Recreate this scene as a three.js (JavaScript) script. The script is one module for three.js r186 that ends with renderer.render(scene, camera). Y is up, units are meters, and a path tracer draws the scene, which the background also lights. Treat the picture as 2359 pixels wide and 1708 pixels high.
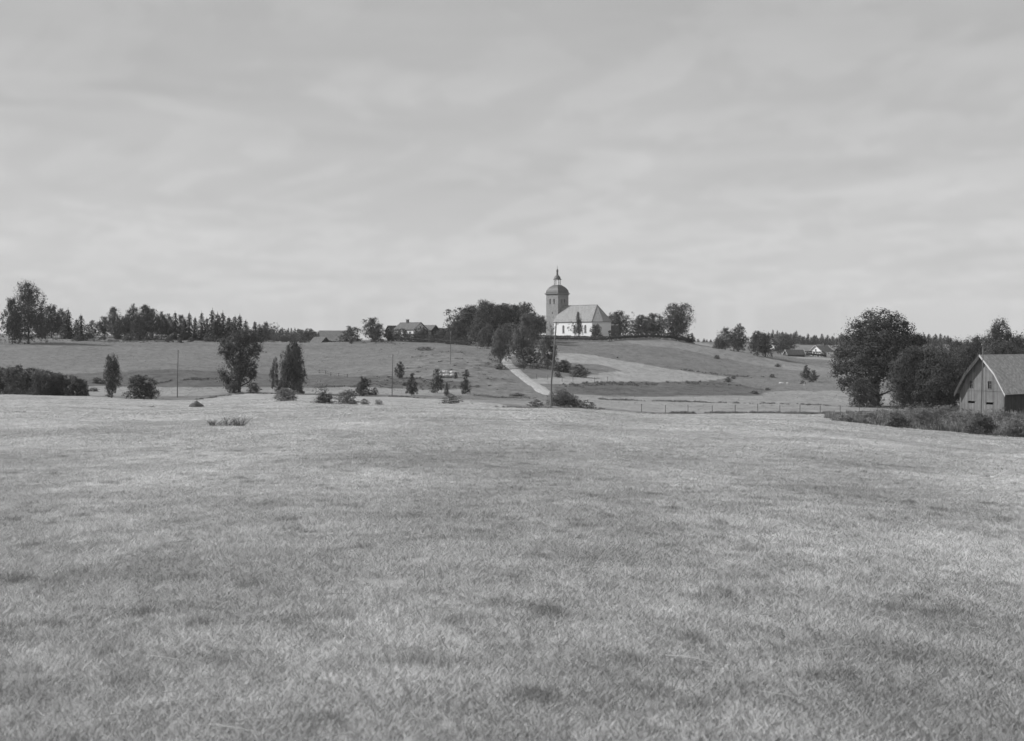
import * as THREE from 'three';
import { mergeGeometries } from 'three/addons/utils/BufferGeometryUtils.js';

// ------------------------------------------------------------------ camera, sky, sun, exposure
const F = 2776, CX = 1179.5, HY = 790, EYE = 1.6;          // focal length, centre and horizon in photo pixels (2359 x 1708)
const scene = new THREE.Scene();
const camera = new THREE.PerspectiveCamera(2 * Math.atan(854 / F) * 180 / Math.PI, 2359 / 1708, 0.1, 9000);
camera.position.set(0, EYE, 0);
camera.setViewOffset(2359, 1708, 0, 854 - HY, 2359, 1708);   // rising-front lens: verticals stay vertical
camera.focus = 24; camera.userData.fStop = 3.3;
camera.updateProjectionMatrix(); camera.updateMatrixWorld();
const renderer = new THREE.WebGLRenderer({ antialias: true });
renderer.toneMapping = THREE.LinearToneMapping;
renderer.toneMappingExposure = 1.0;
renderer.shadowMap.enabled = true;

// deterministic noise
const hash = (x, y) => { let h = Math.imul(x | 0, 374761393) + Math.imul(y | 0, 668265263) | 0; h = Math.imul(h ^ (h >>> 13), 1274126177); return ((h ^ (h >>> 16)) >>> 0) / 4294967296; };
const vn = (x, y) => { const i = Math.floor(x), j = Math.floor(y), f = x - i, g = y - j, u = f * f * (3 - 2 * f), v = g * g * (3 - 2 * g);
  return (hash(i, j) * (1 - u) + hash(i + 1, j) * u) * (1 - v) + (hash(i, j + 1) * (1 - u) + hash(i + 1, j + 1) * u) * v; };
const fbm = (x, y, o = 4) => { let s = 0, a = 0.5, n = 0; for (let k = 0; k < o; k++) { s += a * vn(x, y); n += a; a *= 0.5; x = x * 2.03 + 17.3; y = y * 2.03 - 9.1; } return s / n; };
const rngOf = (s) => () => { s = (s + 0x6d2b79f5) | 0; let t = Math.imul(s ^ (s >>> 15), 1 | s); t = (t + Math.imul(t ^ (t >>> 7), 61 | t)) ^ t; return ((t ^ (t >>> 14)) >>> 0) / 4294967296; };
const sst = (a, b, t) => { t = Math.min(1, Math.max(0, (t - a) / (b - a))); return t * t * (3 - 2 * t); };
const lerp = (a, b, t) => a + (b - a) * t;

// the sky: radiance of clear air by elevation, under a thin streaky veil of high cloud
const skyRadiance = (elevation) => lerp(lerp(0.64, 0.475, sst(0, 0.28, elevation)), 0.36, sst(0.28, 1.2, elevation));
{
  const W = 2048, Hh = 1024, sky = new Float32Array(W * Hh * 4);
  for (let j = 0; j < Hh; j++) for (let i = 0; i < W; i++) {
    const elevation = ((j + 0.5) / Hh - 0.5) * Math.PI, azimuth = ((i + 0.5) / W - 0.5) * 2 * Math.PI, up = Math.abs(elevation);
    const s = Math.sin(Math.max(up, 0.03)), c = Math.cos(up), px = c * Math.cos(azimuth) / (s + 0.05), pz = c * Math.sin(azimuth) / (s + 0.05);
    const w = fbm(px * 0.7 + 3, pz * 0.7 + 7, 3) * 2.4, n1 = fbm(px * 1.3 + w + 31, pz * 0.8 + w * 0.5 + 5, 5), n2 = fbm(px * 4.6 + w * 2.2 + 90, pz * 2.4 + w * 1.5 + 44, 5);
    const n3 = fbm(azimuth * 12 + 40 + w * 0.7, up * 85 + w * 1.6, 5), wisp = sst(0.44, 0.64, n2), veil = 1 + 0.12 * (n1 - 0.5) + 0.07 * (wisp - 0.4) + 0.15 * (n3 - 0.5) * (1 - sst(0.18, 0.4, up));
    const o = (j * W + i) * 4; sky[o] = sky[o + 1] = sky[o + 2] = skyRadiance(up) * veil; sky[o + 3] = 1;
  }
  const t = new THREE.DataTexture(sky, W, Hh, THREE.RGBAFormat, THREE.FloatType);
  t.mapping = THREE.EquirectangularReflectionMapping; t.magFilter = THREE.LinearFilter; t.minFilter = THREE.LinearFilter; t.needsUpdate = true;
  scene.background = t; scene.environment = t;
}
scene.fog = new THREE.FogExp2(0xd8d8d8, 0.00009);             // thin summer haze
// sun from the side and a little beyond, softened by the veil
const SUN = new THREE.Vector3(-0.80, 0.60, -0.09).normalize();
{
  const sun = new THREE.DirectionalLight(0xffffff, 4.0);
  sun.position.copy(SUN).multiplyScalar(900).add(new THREE.Vector3(0, 0, -320)); sun.target.position.set(0, 0, -320);
  sun.castShadow = true; sun.shadow.radius = 2.5; sun.shadow.mapSize.set(4096, 4096);
  Object.assign(sun.shadow.camera, { left: -450, right: 450, top: 450, bottom: -450, near: 1, far: 2500 });
  scene.add(sun, sun.target);
}

// ------------------------------------------------------------------ terrain
// profiles of the land: for a bearing (photo column) the ground height against the eye at growing distance
const COL = [
  [-500, [[0, -1.6], [60, -3.85], [190, -8.7], [240, -9.5], [300, -7.8], [400, -4.3], [480, 0.6], [540, 3.8], [800, 6], [1500, 5], [4000, 3]]],
  [60, [[0, -1.6], [60, -3.85], [190, -8.62], [205, -9.0], [245, -9.4], [300, -7.8], [400, -4.3], [480, 0.7], [530, 3.2], [560, 3.9], [800, 5], [1500, 4], [4000, 3]]],
  [400, [[0, -1.6], [60, -3.85], [204, -9.3], [235, -9.6], [260, -9.65], [290, -7.4], [340, -6.0], [420, -3.7], [495, 0.4], [540, 2.3], [600, 3], [900, 3], [4000, 3]]],
  [700, [[0, -1.6], [60, -3.8], [120, -6.0], [230, -9.86], [260, -10.3], [280, -10.35], [330, -8.5], [400, -6.2], [460, -2.5], [500, 0], [560, -0.3], [700, 0], [1000, 1.8], [4000, 3]]],
  [1000, [[0, -1.6], [60, -3.9], [120, -6.3], [180, -8.7], [232, -10.4], [255, -10.6], [275, -10.5], [300, -8.7], [340, -6.1], [400, -3.6], [450, -1.6], [500, 0.9], [540, 2.3], [620, 3], [1000, 3], [4000, 3]]],
  [1170, [[0, -1.6], [60, -4.0], [120, -6.5], [160, -8.1], [230, -10.6], [250, -11], [268, -11.1], [300, -9.2], [330, -7.1], [370, -5.3], [420, -3.3], [480, -0.9], [530, 1.5], [552, 3.1], [620, 3.4], [800, 2], [1200, 2], [4000, 3]]],
  [1300, [[0, -1.6], [60, -4.05], [120, -6.6], [150, -8.1], [200, -9.8], [230, -10.5], [260, -11.1], [290, -10.5], [320, -9.4], [350, -7.7], [400, -5.1], [450, -2.9], [500, -0.9], [533, 1.2], [545, 3.1], [620, 3.5], [700, 2.6], [1000, 2], [4000, 3]]],
  [1500, [[0, -1.6], [60, -4.4], [120, -7.4], [150, -8.95], [185, -10.73], [200, -11.2], [230, -11.6], [250, -11.9], [272, -12.1], [300, -11.3], [330, -10.7], [360, -10], [400, -8.6], [450, -5.7], [500, -1.8], [530, 1], [550, 2.3], [600, 2.3], [700, 1], [1000, 1.5], [4000, 3]]],
  [1700, [[0, -1.6], [60, -4.5], [120, -7.5], [150, -9.05], [185, -10.85], [230, -11.8], [260, -12.0], [290, -12.3], [330, -12.5], [370, -12], [420, -10.6], [480, -6.9], [520, -3.75], [560, -4], [650, -4.5], [800, -3], [1000, 0], [4000, 3]]],
  [1900, [[0, -1.6], [60, -4.6], [120, -7.7], [150, -9.25], [185, -11.05], [230, -12], [260, -12.4], [300, -12.75], [350, -12.6], [400, -11.8], [460, -10.3], [520, -9], [570, -7.9], [620, -7.1], [700, -6], [900, -2], [1300, 0], [4000, 3]]],
  [2150, [[0, -1.6], [60, -5.0], [120, -8.7], [150, -10.3], [190, -11.6], [230, -12.5], [300, -13], [400, -12], [500, -10], [900, -3], [1300, 0], [4000, 3]]],
  [2359, [[0, -1.6], [60, -5.2], [130, -9.8], [160, -10.9], [190, -11.8], [230, -12.5], [300, -13], [500, -10], [900, -3], [1300, 0], [4000, 3]]],
  [2900, [[0, -1.6], [60, -5.2], [130, -9.9], [190, -12], [300, -13], [500, -10], [900, -3], [4000, 3]]],
];
for (const c of COL) {                                        // monotone cubic slopes
  const p = c[1], n = p.length, dl = []; for (let i = 0; i < n - 1; i++) dl.push((p[i + 1][1] - p[i][1]) / (p[i + 1][0] - p[i][0]));
  c[2] = p.map((_, i) => i === 0 ? dl[0] : i === n - 1 ? dl[n - 2] : dl[i - 1] * dl[i] <= 0 ? 0 : 2 / (1 / dl[i - 1] + 1 / dl[i]));
}
const prof = (c, d) => {
  const p = c[1], m = c[2]; if (d >= p[p.length - 1][0]) return p[p.length - 1][1];
  let i = 0; while (d > p[i + 1][0]) i++;
  const h = p[i + 1][0] - p[i][0], t = (d - p[i][0]) / h, t2 = t * t, t3 = t2 * t;
  return (2 * t3 - 3 * t2 + 1) * p[i][1] + (t3 - 2 * t2 + t) * h * m[i] + (-2 * t3 + 3 * t2) * p[i + 1][1] + (t3 - t2) * h * m[i + 1];
};
const base = (x, z) => {                                       // x to the side, z towards the camera
  const d = -z; if (d <= 0.05) return -1.6 + 0.02 * Math.max(0, -d);
  const u = Math.min(2899, Math.max(-499, CX + F * x / d)); let i = 0; while (u > COL[i + 1][0]) i++;
  const t = (u - COL[i][0]) / (COL[i + 1][0] - COL[i][0]), a = prof(COL[i], d), b = prof(COL[i + 1], d);
  const a0 = i ? prof(COL[i - 1], d) : a, b1 = i + 2 < COL.length ? prof(COL[i + 2], d) : b, w = COL[i + 1][0] - COL[i][0];
  const ma = i ? w * (b - a0) / (COL[i + 1][0] - COL[i - 1][0]) : b - a, mb = i + 2 < COL.length ? w * (b1 - a) / (COL[i + 2][0] - COL[i][0]) : b - a;
  const t2 = t * t, t3 = t2 * t;
  return (2 * t3 - 3 * t2 + 1) * a + (t3 - 2 * t2 + t) * ma + (-2 * t3 + 3 * t2) * b + (t3 - t2) * mb;
};
const H = (x, z) => {
  const d = -z, k = sst(2, 30, d);
  let h = EYE + base(x, z) + (fbm(x * 0.9, z * 0.9, 2) - 0.5) * 0.07 + (fbm(x / 14 + 5, z / 14, 2) - 0.5) * 0.34 * k;
  if (d > 215) h += (fbm(x / 5 + 50, z / 5, 3) - 0.5) * 0.5 * sst(215, 300, d);
  return h;
};
const xAt = (px, d) => (px - CX) * d / F;
const yAt = (py, d) => EYE - (py - HY) * d / F;
const hit = (px, py) => {                                     // where the sight line through a photo point meets the land
  let d = 2, last = 2; const over = (q) => yAt(py, q) - (EYE + base(xAt(px, q), -q));
  while (d < 2500 && over(d) > 0) { last = d; d += Math.max(0.4, d * 0.006); }
  let a = last, b = d; for (let k = 0; k < 18; k++) { const m = (a + b) / 2; over(m) > 0 ? a = m : b = m; }
  return { x: xAt(px, b), z: -b, d: b };
};

// ------------------------------------------------------------------ materials (the place is recorded in greys)
const grey = (v) => new THREE.Color().setRGB(v, v, v);
const noiseTex = (() => {
  const n = 256, d = new Uint8Array(n * n * 4); const r = rngOf(77);
  for (let j = 0; j < n; j++) for (let i = 0; i < n; i++) { const v = 255 * Math.min(1, 0.62 + 0.38 * fbm(i / 9, j / 9, 4) + 0.10 * (r() - 0.5)); const o = (j * n + i) * 4; d[o] = d[o + 1] = d[o + 2] = v; d[o + 3] = 255; }
  const t = new THREE.DataTexture(d, n, n); t.wrapS = t.wrapT = THREE.RepeatWrapping; t.magFilter = THREE.LinearFilter; t.colorSpace = THREE.SRGBColorSpace; t.repeat.set(0.13, 0.13); t.needsUpdate = true; return t;
})();
const boardTex = (() => {                                     // weathered upright boards: tone differs from board to board
  const n = 512, d = new Uint8Array(n * n * 4);
  for (let j = 0; j < n; j++) for (let i = 0; i < n; i++) {
    const b = Math.floor(i / 14), edge = i % 14 < 1 ? 0.7 : 1;
    const v = 255 * Math.min(1, edge * (0.70 + 0.16 * hash(b, 3) + 0.22 * (fbm(i / 2.2, j / 60 + b * 7, 3) - 0.5) + 0.14 * (fbm(i / 60, j / 60, 3) - 0.5)));
    const o = (j * n + i) * 4; d[o] = d[o + 1] = d[o + 2] = v; d[o + 3] = 255;
  }
  const t = new THREE.DataTexture(d, n, n); t.wrapS = t.wrapT = THREE.RepeatWrapping; t.magFilter = THREE.LinearFilter; t.colorSpace = THREE.SRGBColorSpace; t.repeat.set(0.14, 0.14); t.needsUpdate = true; return t;
})();
const std = (v, rough = 0.95, o = {}) => new THREE.MeshStandardMaterial({ color: grey(v), roughness: rough, metalness: 0, ...o });
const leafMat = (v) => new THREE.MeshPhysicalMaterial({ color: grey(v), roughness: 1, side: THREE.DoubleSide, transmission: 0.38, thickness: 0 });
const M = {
  leaf: leafMat(0.088), leafDark: leafMat(0.062), leafSunlit: leafMat(0.13), leafPale: leafMat(0.18),  // mid leaf tone carries the sunlight on the roadside trees in its colour
  needle: std(0.045, 0.95, { side: THREE.DoubleSide }), bark: std(0.10), birch: std(0.35), weed: std(0.22, 0.95, { side: THREE.DoubleSide }), weedPale: std(0.2, 0.95, { side: THREE.DoubleSide }),
  pole: std(0.26, 0.9, { map: noiseTex }), glassy: std(0.5, 0.3),
  plaster: std(0.86), stone: std(0.46, 0.95, { map: noiseTex }), shingle: std(0.47, 0.9, { map: noiseTex }), copper: std(0.17, 0.6, { map: noiseTex }), trim: std(0.22), pane: std(0.05, 0.25),
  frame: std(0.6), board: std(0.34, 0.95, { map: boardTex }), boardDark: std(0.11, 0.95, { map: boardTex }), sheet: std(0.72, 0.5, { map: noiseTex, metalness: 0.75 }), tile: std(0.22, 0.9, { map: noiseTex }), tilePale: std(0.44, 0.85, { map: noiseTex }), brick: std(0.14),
  gravel: std(0.6, 1, { map: noiseTex }), rock: std(0.78, 0.95, { map: noiseTex }), hay: std(0.14, 1, { side: THREE.DoubleSide }),
};

// ------------------------------------------------------------------ helpers for things and parts
const taken = new Map();
const numbered = (n) => { const k = taken.get(n) || 0; taken.set(n, k + 1); return k ? n + '_' + String(k).padStart(3, '0') : n; };
const sh = (o) => { o.castShadow = o.receiveShadow = true; return o; };
function thing(name, label, category, pos, turn = 0, group) {
  const o = new THREE.Group(); o.name = numbered(name); o.position.set(...pos); o.rotation.y = turn; o.userData = { label, category };
  if (group) o.userData.group = group; scene.add(o); return o;
}
function part(name, geo, mat, parent) { const m = sh(new THREE.Mesh(geo, mat)); m.name = name; parent.add(m); return m; }
function setting(name, geo, mat, label) { const m = sh(new THREE.Mesh(geo, mat)); m.name = numbered(name); m.userData = { kind: 'structure', label, category: name.replace(/_/g, ' ') }; scene.add(m); return m; }
const bx = (w, h, d, x = 0, y = 0, z = 0) => { const g = new THREE.BoxGeometry(w, h, d); g.translate(x, y, z); const p = g.attributes.position, n = g.attributes.normal, uv = g.attributes.uv;
  for (let i = 0; i < p.count; i++) { const ax = Math.abs(n.getX(i)), ay = Math.abs(n.getY(i)); uv.setXY(i, ax > 0.5 ? p.getZ(i) : p.getX(i), ay > 0.5 ? p.getZ(i) : p.getY(i)); } return g; };
// faces given as polygons of 3-D points, uv in metres
function faces(polys) {
  const P = [], N = [], U = [], I = []; const a = new THREE.Vector3(), b = new THREE.Vector3(), n = new THREE.Vector3(), e = new THREE.Vector3(), f = new THREE.Vector3();
  for (const q of polys) {
    a.subVectors(new THREE.Vector3(...q[1]), new THREE.Vector3(...q[0])); b.subVectors(new THREE.Vector3(...q[2]), new THREE.Vector3(...q[0])); n.crossVectors(a, b).normalize();
    e.set(0, 1, 0).cross(n); if (e.lengthSq() < 1e-4) e.set(1, 0, 0); e.normalize(); f.crossVectors(n, e);
    const s = P.length / 3; for (const v of q) { P.push(...v); N.push(n.x, n.y, n.z); const w = new THREE.Vector3(...v); U.push(w.dot(e), w.dot(f)); }
    for (let i = 2; i < q.length; i++) I.push(s, s + i - 1, s + i);
  }
  const g = new THREE.BufferGeometry(); g.setAttribute('position', new THREE.Float32BufferAttribute(P, 3)); g.setAttribute('normal', new THREE.Float32BufferAttribute(N, 3)); g.setAttribute('uv', new THREE.Float32BufferAttribute(U, 2)); g.setIndex(I); return g;
}
// a closed slab: a flat polygon given thickness t along its normal (downwards)
function slab(q, t) {
  const a = new THREE.Vector3().subVectors(new THREE.Vector3(...q[1]), new THREE.Vector3(...q[0])), b = new THREE.Vector3().subVectors(new THREE.Vector3(...q[2]), new THREE.Vector3(...q[0])), n = a.cross(b).normalize().multiplyScalar(-t);
  const u = q.map((v) => [v[0] + n.x, v[1] + n.y, v[2] + n.z]), out = [q, [...u].reverse()];
  for (let i = 0; i < q.length; i++) { const j = (i + 1) % q.length; out.push([q[j], q[i], u[i], u[j]]); }
  return faces(out);
}
function tube(pts, radii, seg = 6) {                            // tapered limb through points
  const P = [], N = [], I = [], U = [];
  for (let i = 0; i < pts.length; i++) {
    const a = pts[Math.max(0, i - 1)], b = pts[Math.min(pts.length - 1, i + 1)], t = new THREE.Vector3(b[0] - a[0], b[1] - a[1], b[2] - a[2]).normalize();
    const e = new THREE.Vector3(Math.abs(t.y) > 0.9 ? 1 : 0, Math.abs(t.y) > 0.9 ? 0 : 1, 0).cross(t).normalize(), f = new THREE.Vector3().crossVectors(t, e);
    for (let k = 0; k <= seg; k++) { const an = k / seg * Math.PI * 2, c = Math.cos(an), s = Math.sin(an), nx = e.x * c + f.x * s, ny = e.y * c + f.y * s, nz = e.z * c + f.z * s;
      P.push(pts[i][0] + nx * radii[i], pts[i][1] + ny * radii[i], pts[i][2] + nz * radii[i]); N.push(nx, ny, nz); U.push(k / seg, i); }
  }
  for (let i = 0; i < pts.length - 1; i++) for (let k = 0; k < seg; k++) { const a = i * (seg + 1) + k, b = a + seg + 1; I.push(a, a + 1, b, b, a + 1, b + 1); }
  const g = new THREE.BufferGeometry(); g.setAttribute('position', new THREE.Float32BufferAttribute(P, 3)); g.setAttribute('normal', new THREE.Float32BufferAttribute(N, 3)); g.setAttribute('uv', new THREE.Float32BufferAttribute(U, 2)); g.setIndex(I); return g;
}

// ------------------------------------------------------------------ the ground: one sheet to the horizon, fields as patches of their own colour
const poly = (pts) => { const q = pts.map(([u, y]) => { const h = hit(u, y); return [h.x, h.z]; }); let x0 = 1e9, x1 = -1e9, z0 = 1e9, z1 = -1e9; for (const [x, z] of q) { x0 = Math.min(x0, x); x1 = Math.max(x1, x); z0 = Math.min(z0, z); z1 = Math.max(z1, z); } return { q, x0, x1, z0, z1 }; };
const inside = (p, x, z) => { if (x < p.x0 || x > p.x1 || z < p.z0 || z > p.z1) return false; let c = false; const q = p.q; for (let i = 0, j = q.length - 1; i < q.length; j = i++) if ((q[i][1] > z) !== (q[j][1] > z) && x < (q[j][0] - q[i][0]) * (z - q[i][1]) / (q[j][1] - q[i][1]) + q[i][0]) c = !c; return c; };
const HAYEDGE = [[-300, 908], [0, 908], [200, 912], [280, 918], [440, 922], [480, 919], [560, 907], [725, 910], [940, 915], [1060, 922], [1150, 932], [1200, 941], [1380, 943], [1470, 951], [1700, 953], [2000, 954], [2050, 966], [2150, 986], [2359, 1008], [2700, 1020]];
const hayPoly = (() => { const p = poly(HAYEDGE); p.q.push([60, 40], [-60, 40]); p.z1 = 40; p.x0 = -1e4; p.x1 = 1e4; return p; })();
const FIELDS = [                                               // [albedo, fleck strength, outline]
  [0.15, 0.10, [[-300, 862], [60, 858], [250, 856], [408, 850], [470, 853], [600, 858], [735, 860], [800, 868], [870, 864], [910, 845], [960, 820], [1040, 806], [1090, 806], [1000, 797], [880, 789.5], [700, 793], [560, 789], [400, 789], [200, 787], [-300, 787]]],
  [0.20, 0.14, [[-300, 786], [200, 786], [420, 789], [560, 786], [560, 779], [300, 772], [-300, 770]]],
  [0.094, 0.15, [[-300, 893], [200, 893], [408, 892], [600, 894], [800, 893], [1000, 899], [1080, 897], [1080, 882], [870, 866], [800, 870], [735, 862], [600, 860], [470, 855], [408, 852], [250, 858], [-300, 864]]],
  [0.25, 0.10, [[-300, 893], [408, 892], [600, 894], [800, 893], [1000, 899], [1080, 899], [1080, 912], [940, 911], [725, 906.5], [560, 904], [460, 914], [280, 912], [-300, 906]]],
  [0.145, 0.2, [[870, 866], [1080, 884], [1150, 905], [1230, 908], [1200, 885], [1150, 852], [1090, 815], [1040, 806], [960, 818], [910, 845]]],
  [0.21, 0.12, [[1140, 931], [1250, 938], [1440, 945], [1470, 950], [1440, 938], [1250, 925], [1050, 921]]],
  [0.145, 0.12, [[1240, 783], [1300, 786], [1400, 797], [1480, 792], [1560, 792], [1620, 815], [1775, 846], [1840, 854], [1900, 880], [1775, 898], [1742, 912], [1560, 912], [1250, 905], [1200, 870], [1200, 840]]],
  [0.295, 0.08, [[1200, 806], [1283, 813], [1330, 815], [1420, 829], [1444, 833], [1554, 853], [1687, 869], [1642, 876], [1576, 880], [1400, 881], [1290, 885], [1225, 884], [1225, 871], [1290, 870], [1350, 866], [1435, 854], [1400, 845], [1367, 839], [1315, 836], [1200, 830]]],
  [0.205, 0.10, [[1440, 786.5], [1520, 787], [1600, 788], [1690, 807], [1800, 829], [1960, 853], [1960, 868], [1850, 855], [1775, 847], [1665, 825], [1560, 803], [1480, 797]]],
  [0.094, 0.16, [[1275, 887], [1400, 882], [1576, 881], [1642, 878], [1700, 885], [1770, 899], [1745, 911], [1560, 913], [1420, 912], [1290, 909]]],
  [0.255, 0.10, [[1290, 910], [1420, 914], [1560, 915], [1745, 913], [1778, 901], [1960, 901], [2250, 925], [2250, 950], [2000, 951], [1700, 950], [1480, 948], [1300, 930]]],
  [0.27, 0.08, [[1830, 826], [1860, 826], [1960, 834], [1960, 829], [1880, 823], [1840, 822]]],
].map(([a, f, p]) => [a, f * 1.9, poly(p)]);
const groundTone = (x, z) => {
  const d = -z, jx = x + (fbm(x / 3.1, z / 3.1, 2) - 0.5) * 2.2, jz = z + (fbm(x / 3.1 + 40, z / 3.1, 2) - 0.5) * 4;
  let a = 0.15, f = 0.2, hay = false;
  if (inside(hayPoly, jx, d < 60 ? z : jz)) { a = 0.33; f = 0.2; hay = true; }
  else for (const [v, w, p] of FIELDS) if (inside(p, jx, jz)) { a = v; f = w; }
  const r = vn(x * 2.1, z * 1.3) - 0.5, m = fbm(x / 2.3 + 9, z / 4.1, 3) - 0.5, b = fbm(x / 19, z / 26, 3) - 0.5;
  let k = 1 + f * (1.5 * r + 2.6 * m + 1.6 * b) + 0.26 * (hash(Math.round(x * 37), Math.round(z * 29)) - 0.5);
  if (f > 0.25) { const t = fbm(x / 2.6 + 70, z / 3.4, 3); if (t > 0.62) k *= 1 - 0.45 * sst(0.62, 0.74, t); }   // darker tussocks of rough grass
  return Math.max(0.03, a * k);
};
{
  const az = []; for (let a = -180; a < -29; a += 4) az.push(a); for (let a = -29; a < -24; a += 0.5) az.push(a); for (let a = -24; a <= 24.001; a += 0.115) az.push(a); for (let a = 24.5; a <= 29; a += 0.5) az.push(a); for (let a = 32; a < 180; a += 4) az.push(a);
  const rr = [0.4]; while (rr[rr.length - 1] < 4200) { const r = rr[rr.length - 1]; rr.push(r + (r < 175 ? Math.max(0.12, r * 0.021) : r < 330 ? 1.15 : r < 640 ? 2.3 : r * 0.05)); }
  const nA = az.length, nR = rr.length, P = new Float32Array(nA * nR * 3 + 3), C = new Float32Array(nA * nR * 3 + 3), I = [];
  for (let j = 0; j < nR; j++) for (let i = 0; i < nA; i++) {
    const a = az[i] * Math.PI / 180, x = Math.sin(a) * rr[j], z = -Math.cos(a) * rr[j], o = (j * nA + i) * 3, t = groundTone(x, z);
    P[o] = x; P[o + 1] = H(x, z); P[o + 2] = z; C[o] = C[o + 1] = C[o + 2] = t;
  }
  const last = nA * nR; P[last * 3 + 1] = 0; C[last * 3] = C[last * 3 + 1] = C[last * 3 + 2] = 0.16;
  for (let j = 0; j < nR - 1; j++) for (let i = 0; i < nA; i++) { const k = (i + 1) % nA, a = j * nA + i, b = j * nA + k, c = a + nA, e = b + nA; I.push(a, b, c, b, e, c); }
  for (let i = 0; i < nA; i++) I.push(last, (i + 1) % nA, i);
  const g = new THREE.BufferGeometry(); g.setAttribute('position', new THREE.BufferAttribute(P, 3)); g.setAttribute('color', new THREE.BufferAttribute(C, 3)); g.setIndex(I); g.computeVertexNormals();
  setting('ground', g, new THREE.MeshStandardMaterial({ vertexColors: true, roughness: 1, metalness: 0 }), 'rolling farmland of hay field, pasture and sloping meadows');
}

// gravel road up the church hill
function ribbon(pts, width, lift) {
  const c = new THREE.CatmullRomCurve3(pts.map(([u, y]) => { const h = hit(u, y); return new THREE.Vector3(h.x, 0, h.z); })), n = 140, P = [], U = [], I = []; let L = 0, q = null;
  for (let i = 0; i <= n; i++) { const p = c.getPoint(i / n), t = c.getTangent(i / n); t.y = 0; t.normalize(); if (q) L += p.distanceTo(q); q = p;
    for (let k = 0; k <= 6; k++) { const s = (k / 6 - 0.5) * width * (1 + 0.12 * (vn(i * 0.4, k < 3 ? 1 : 9) - 0.5)), x = p.x - t.z * s, z = p.z + t.x * s, edge = k === 0 || k === 6 ? -0.15 : 0; P.push(x, H(x, z) + lift + edge, z); U.push(s, L); } }
  for (let i = 0; i < n; i++) for (let k = 0; k < 6; k++) { const a = i * 7 + k, b = a + 7; I.push(a, a + 1, b, a + 1, b + 1, b); }
  const g = new THREE.BufferGeometry(); g.setAttribute('position', new THREE.Float32BufferAttribute(P, 3)); g.setAttribute('uv', new THREE.Float32BufferAttribute(U, 2)); g.setIndex(I); g.computeVertexNormals(); return g;
}
setting('gravel_road', ribbon([[1285, 912], [1262, 907], [1240, 893], [1218, 877], [1196, 861], [1182, 850], [1173, 842], [1168, 836], [1166, 828], [1172, 820], [1190, 808]], 3.3, 0.16), M.gravel, 'pale gravel road climbing towards the church');

// ------------------------------------------------------------------ foliage
function leafQuads(list, aspect = 0.62) {                      // list of [x,y,z, nx,ny,nz, size, roll]
  const n = list.length, P = new Float32Array(n * 12), N = new Float32Array(n * 12), I = new Uint32Array(n * 6); const v = new THREE.Vector3(), a = new THREE.Vector3(), b = new THREE.Vector3();
  list.forEach(([x, y, z, nx, ny, nz, s, r], i) => {
    v.set(nx, ny, nz).normalize(); a.set(Math.abs(v.y) > 0.9 ? 1 : 0, Math.abs(v.y) > 0.9 ? 0 : 1, 0).cross(v).normalize(); b.crossVectors(v, a);
    const c = Math.cos(r), q = Math.sin(r), ex = (a.x * c + b.x * q) * s, ey = (a.y * c + b.y * q) * s, ez = (a.z * c + b.z * q) * s, fx = (b.x * c - a.x * q) * s * aspect, fy = (b.y * c - a.y * q) * s * aspect, fz = (b.z * c - a.z * q) * s * aspect, o = i * 12;
    P.set([x + ex, y + ey, z + ez, x + fx, y + fy, z + fz, x - ex, y - ey, z - ez, x - fx, y - fy, z - fz], o);
    for (let k = 0; k < 4; k++) N.set([v.x, v.y, v.z], o + k * 3);
    I.set([i * 4, i * 4 + 1, i * 4 + 2, i * 4, i * 4 + 2, i * 4 + 3], i * 6);
  });
  const g = new THREE.BufferGeometry(); g.setAttribute('position', new THREE.BufferAttribute(P, 3)); g.setAttribute('normal', new THREE.BufferAttribute(N, 3)); g.setIndex(new THREE.BufferAttribute(I, 1)); return g;
}
const gauss = (r) => (r() + r() + r() + r() - 2) * 0.87;
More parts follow.
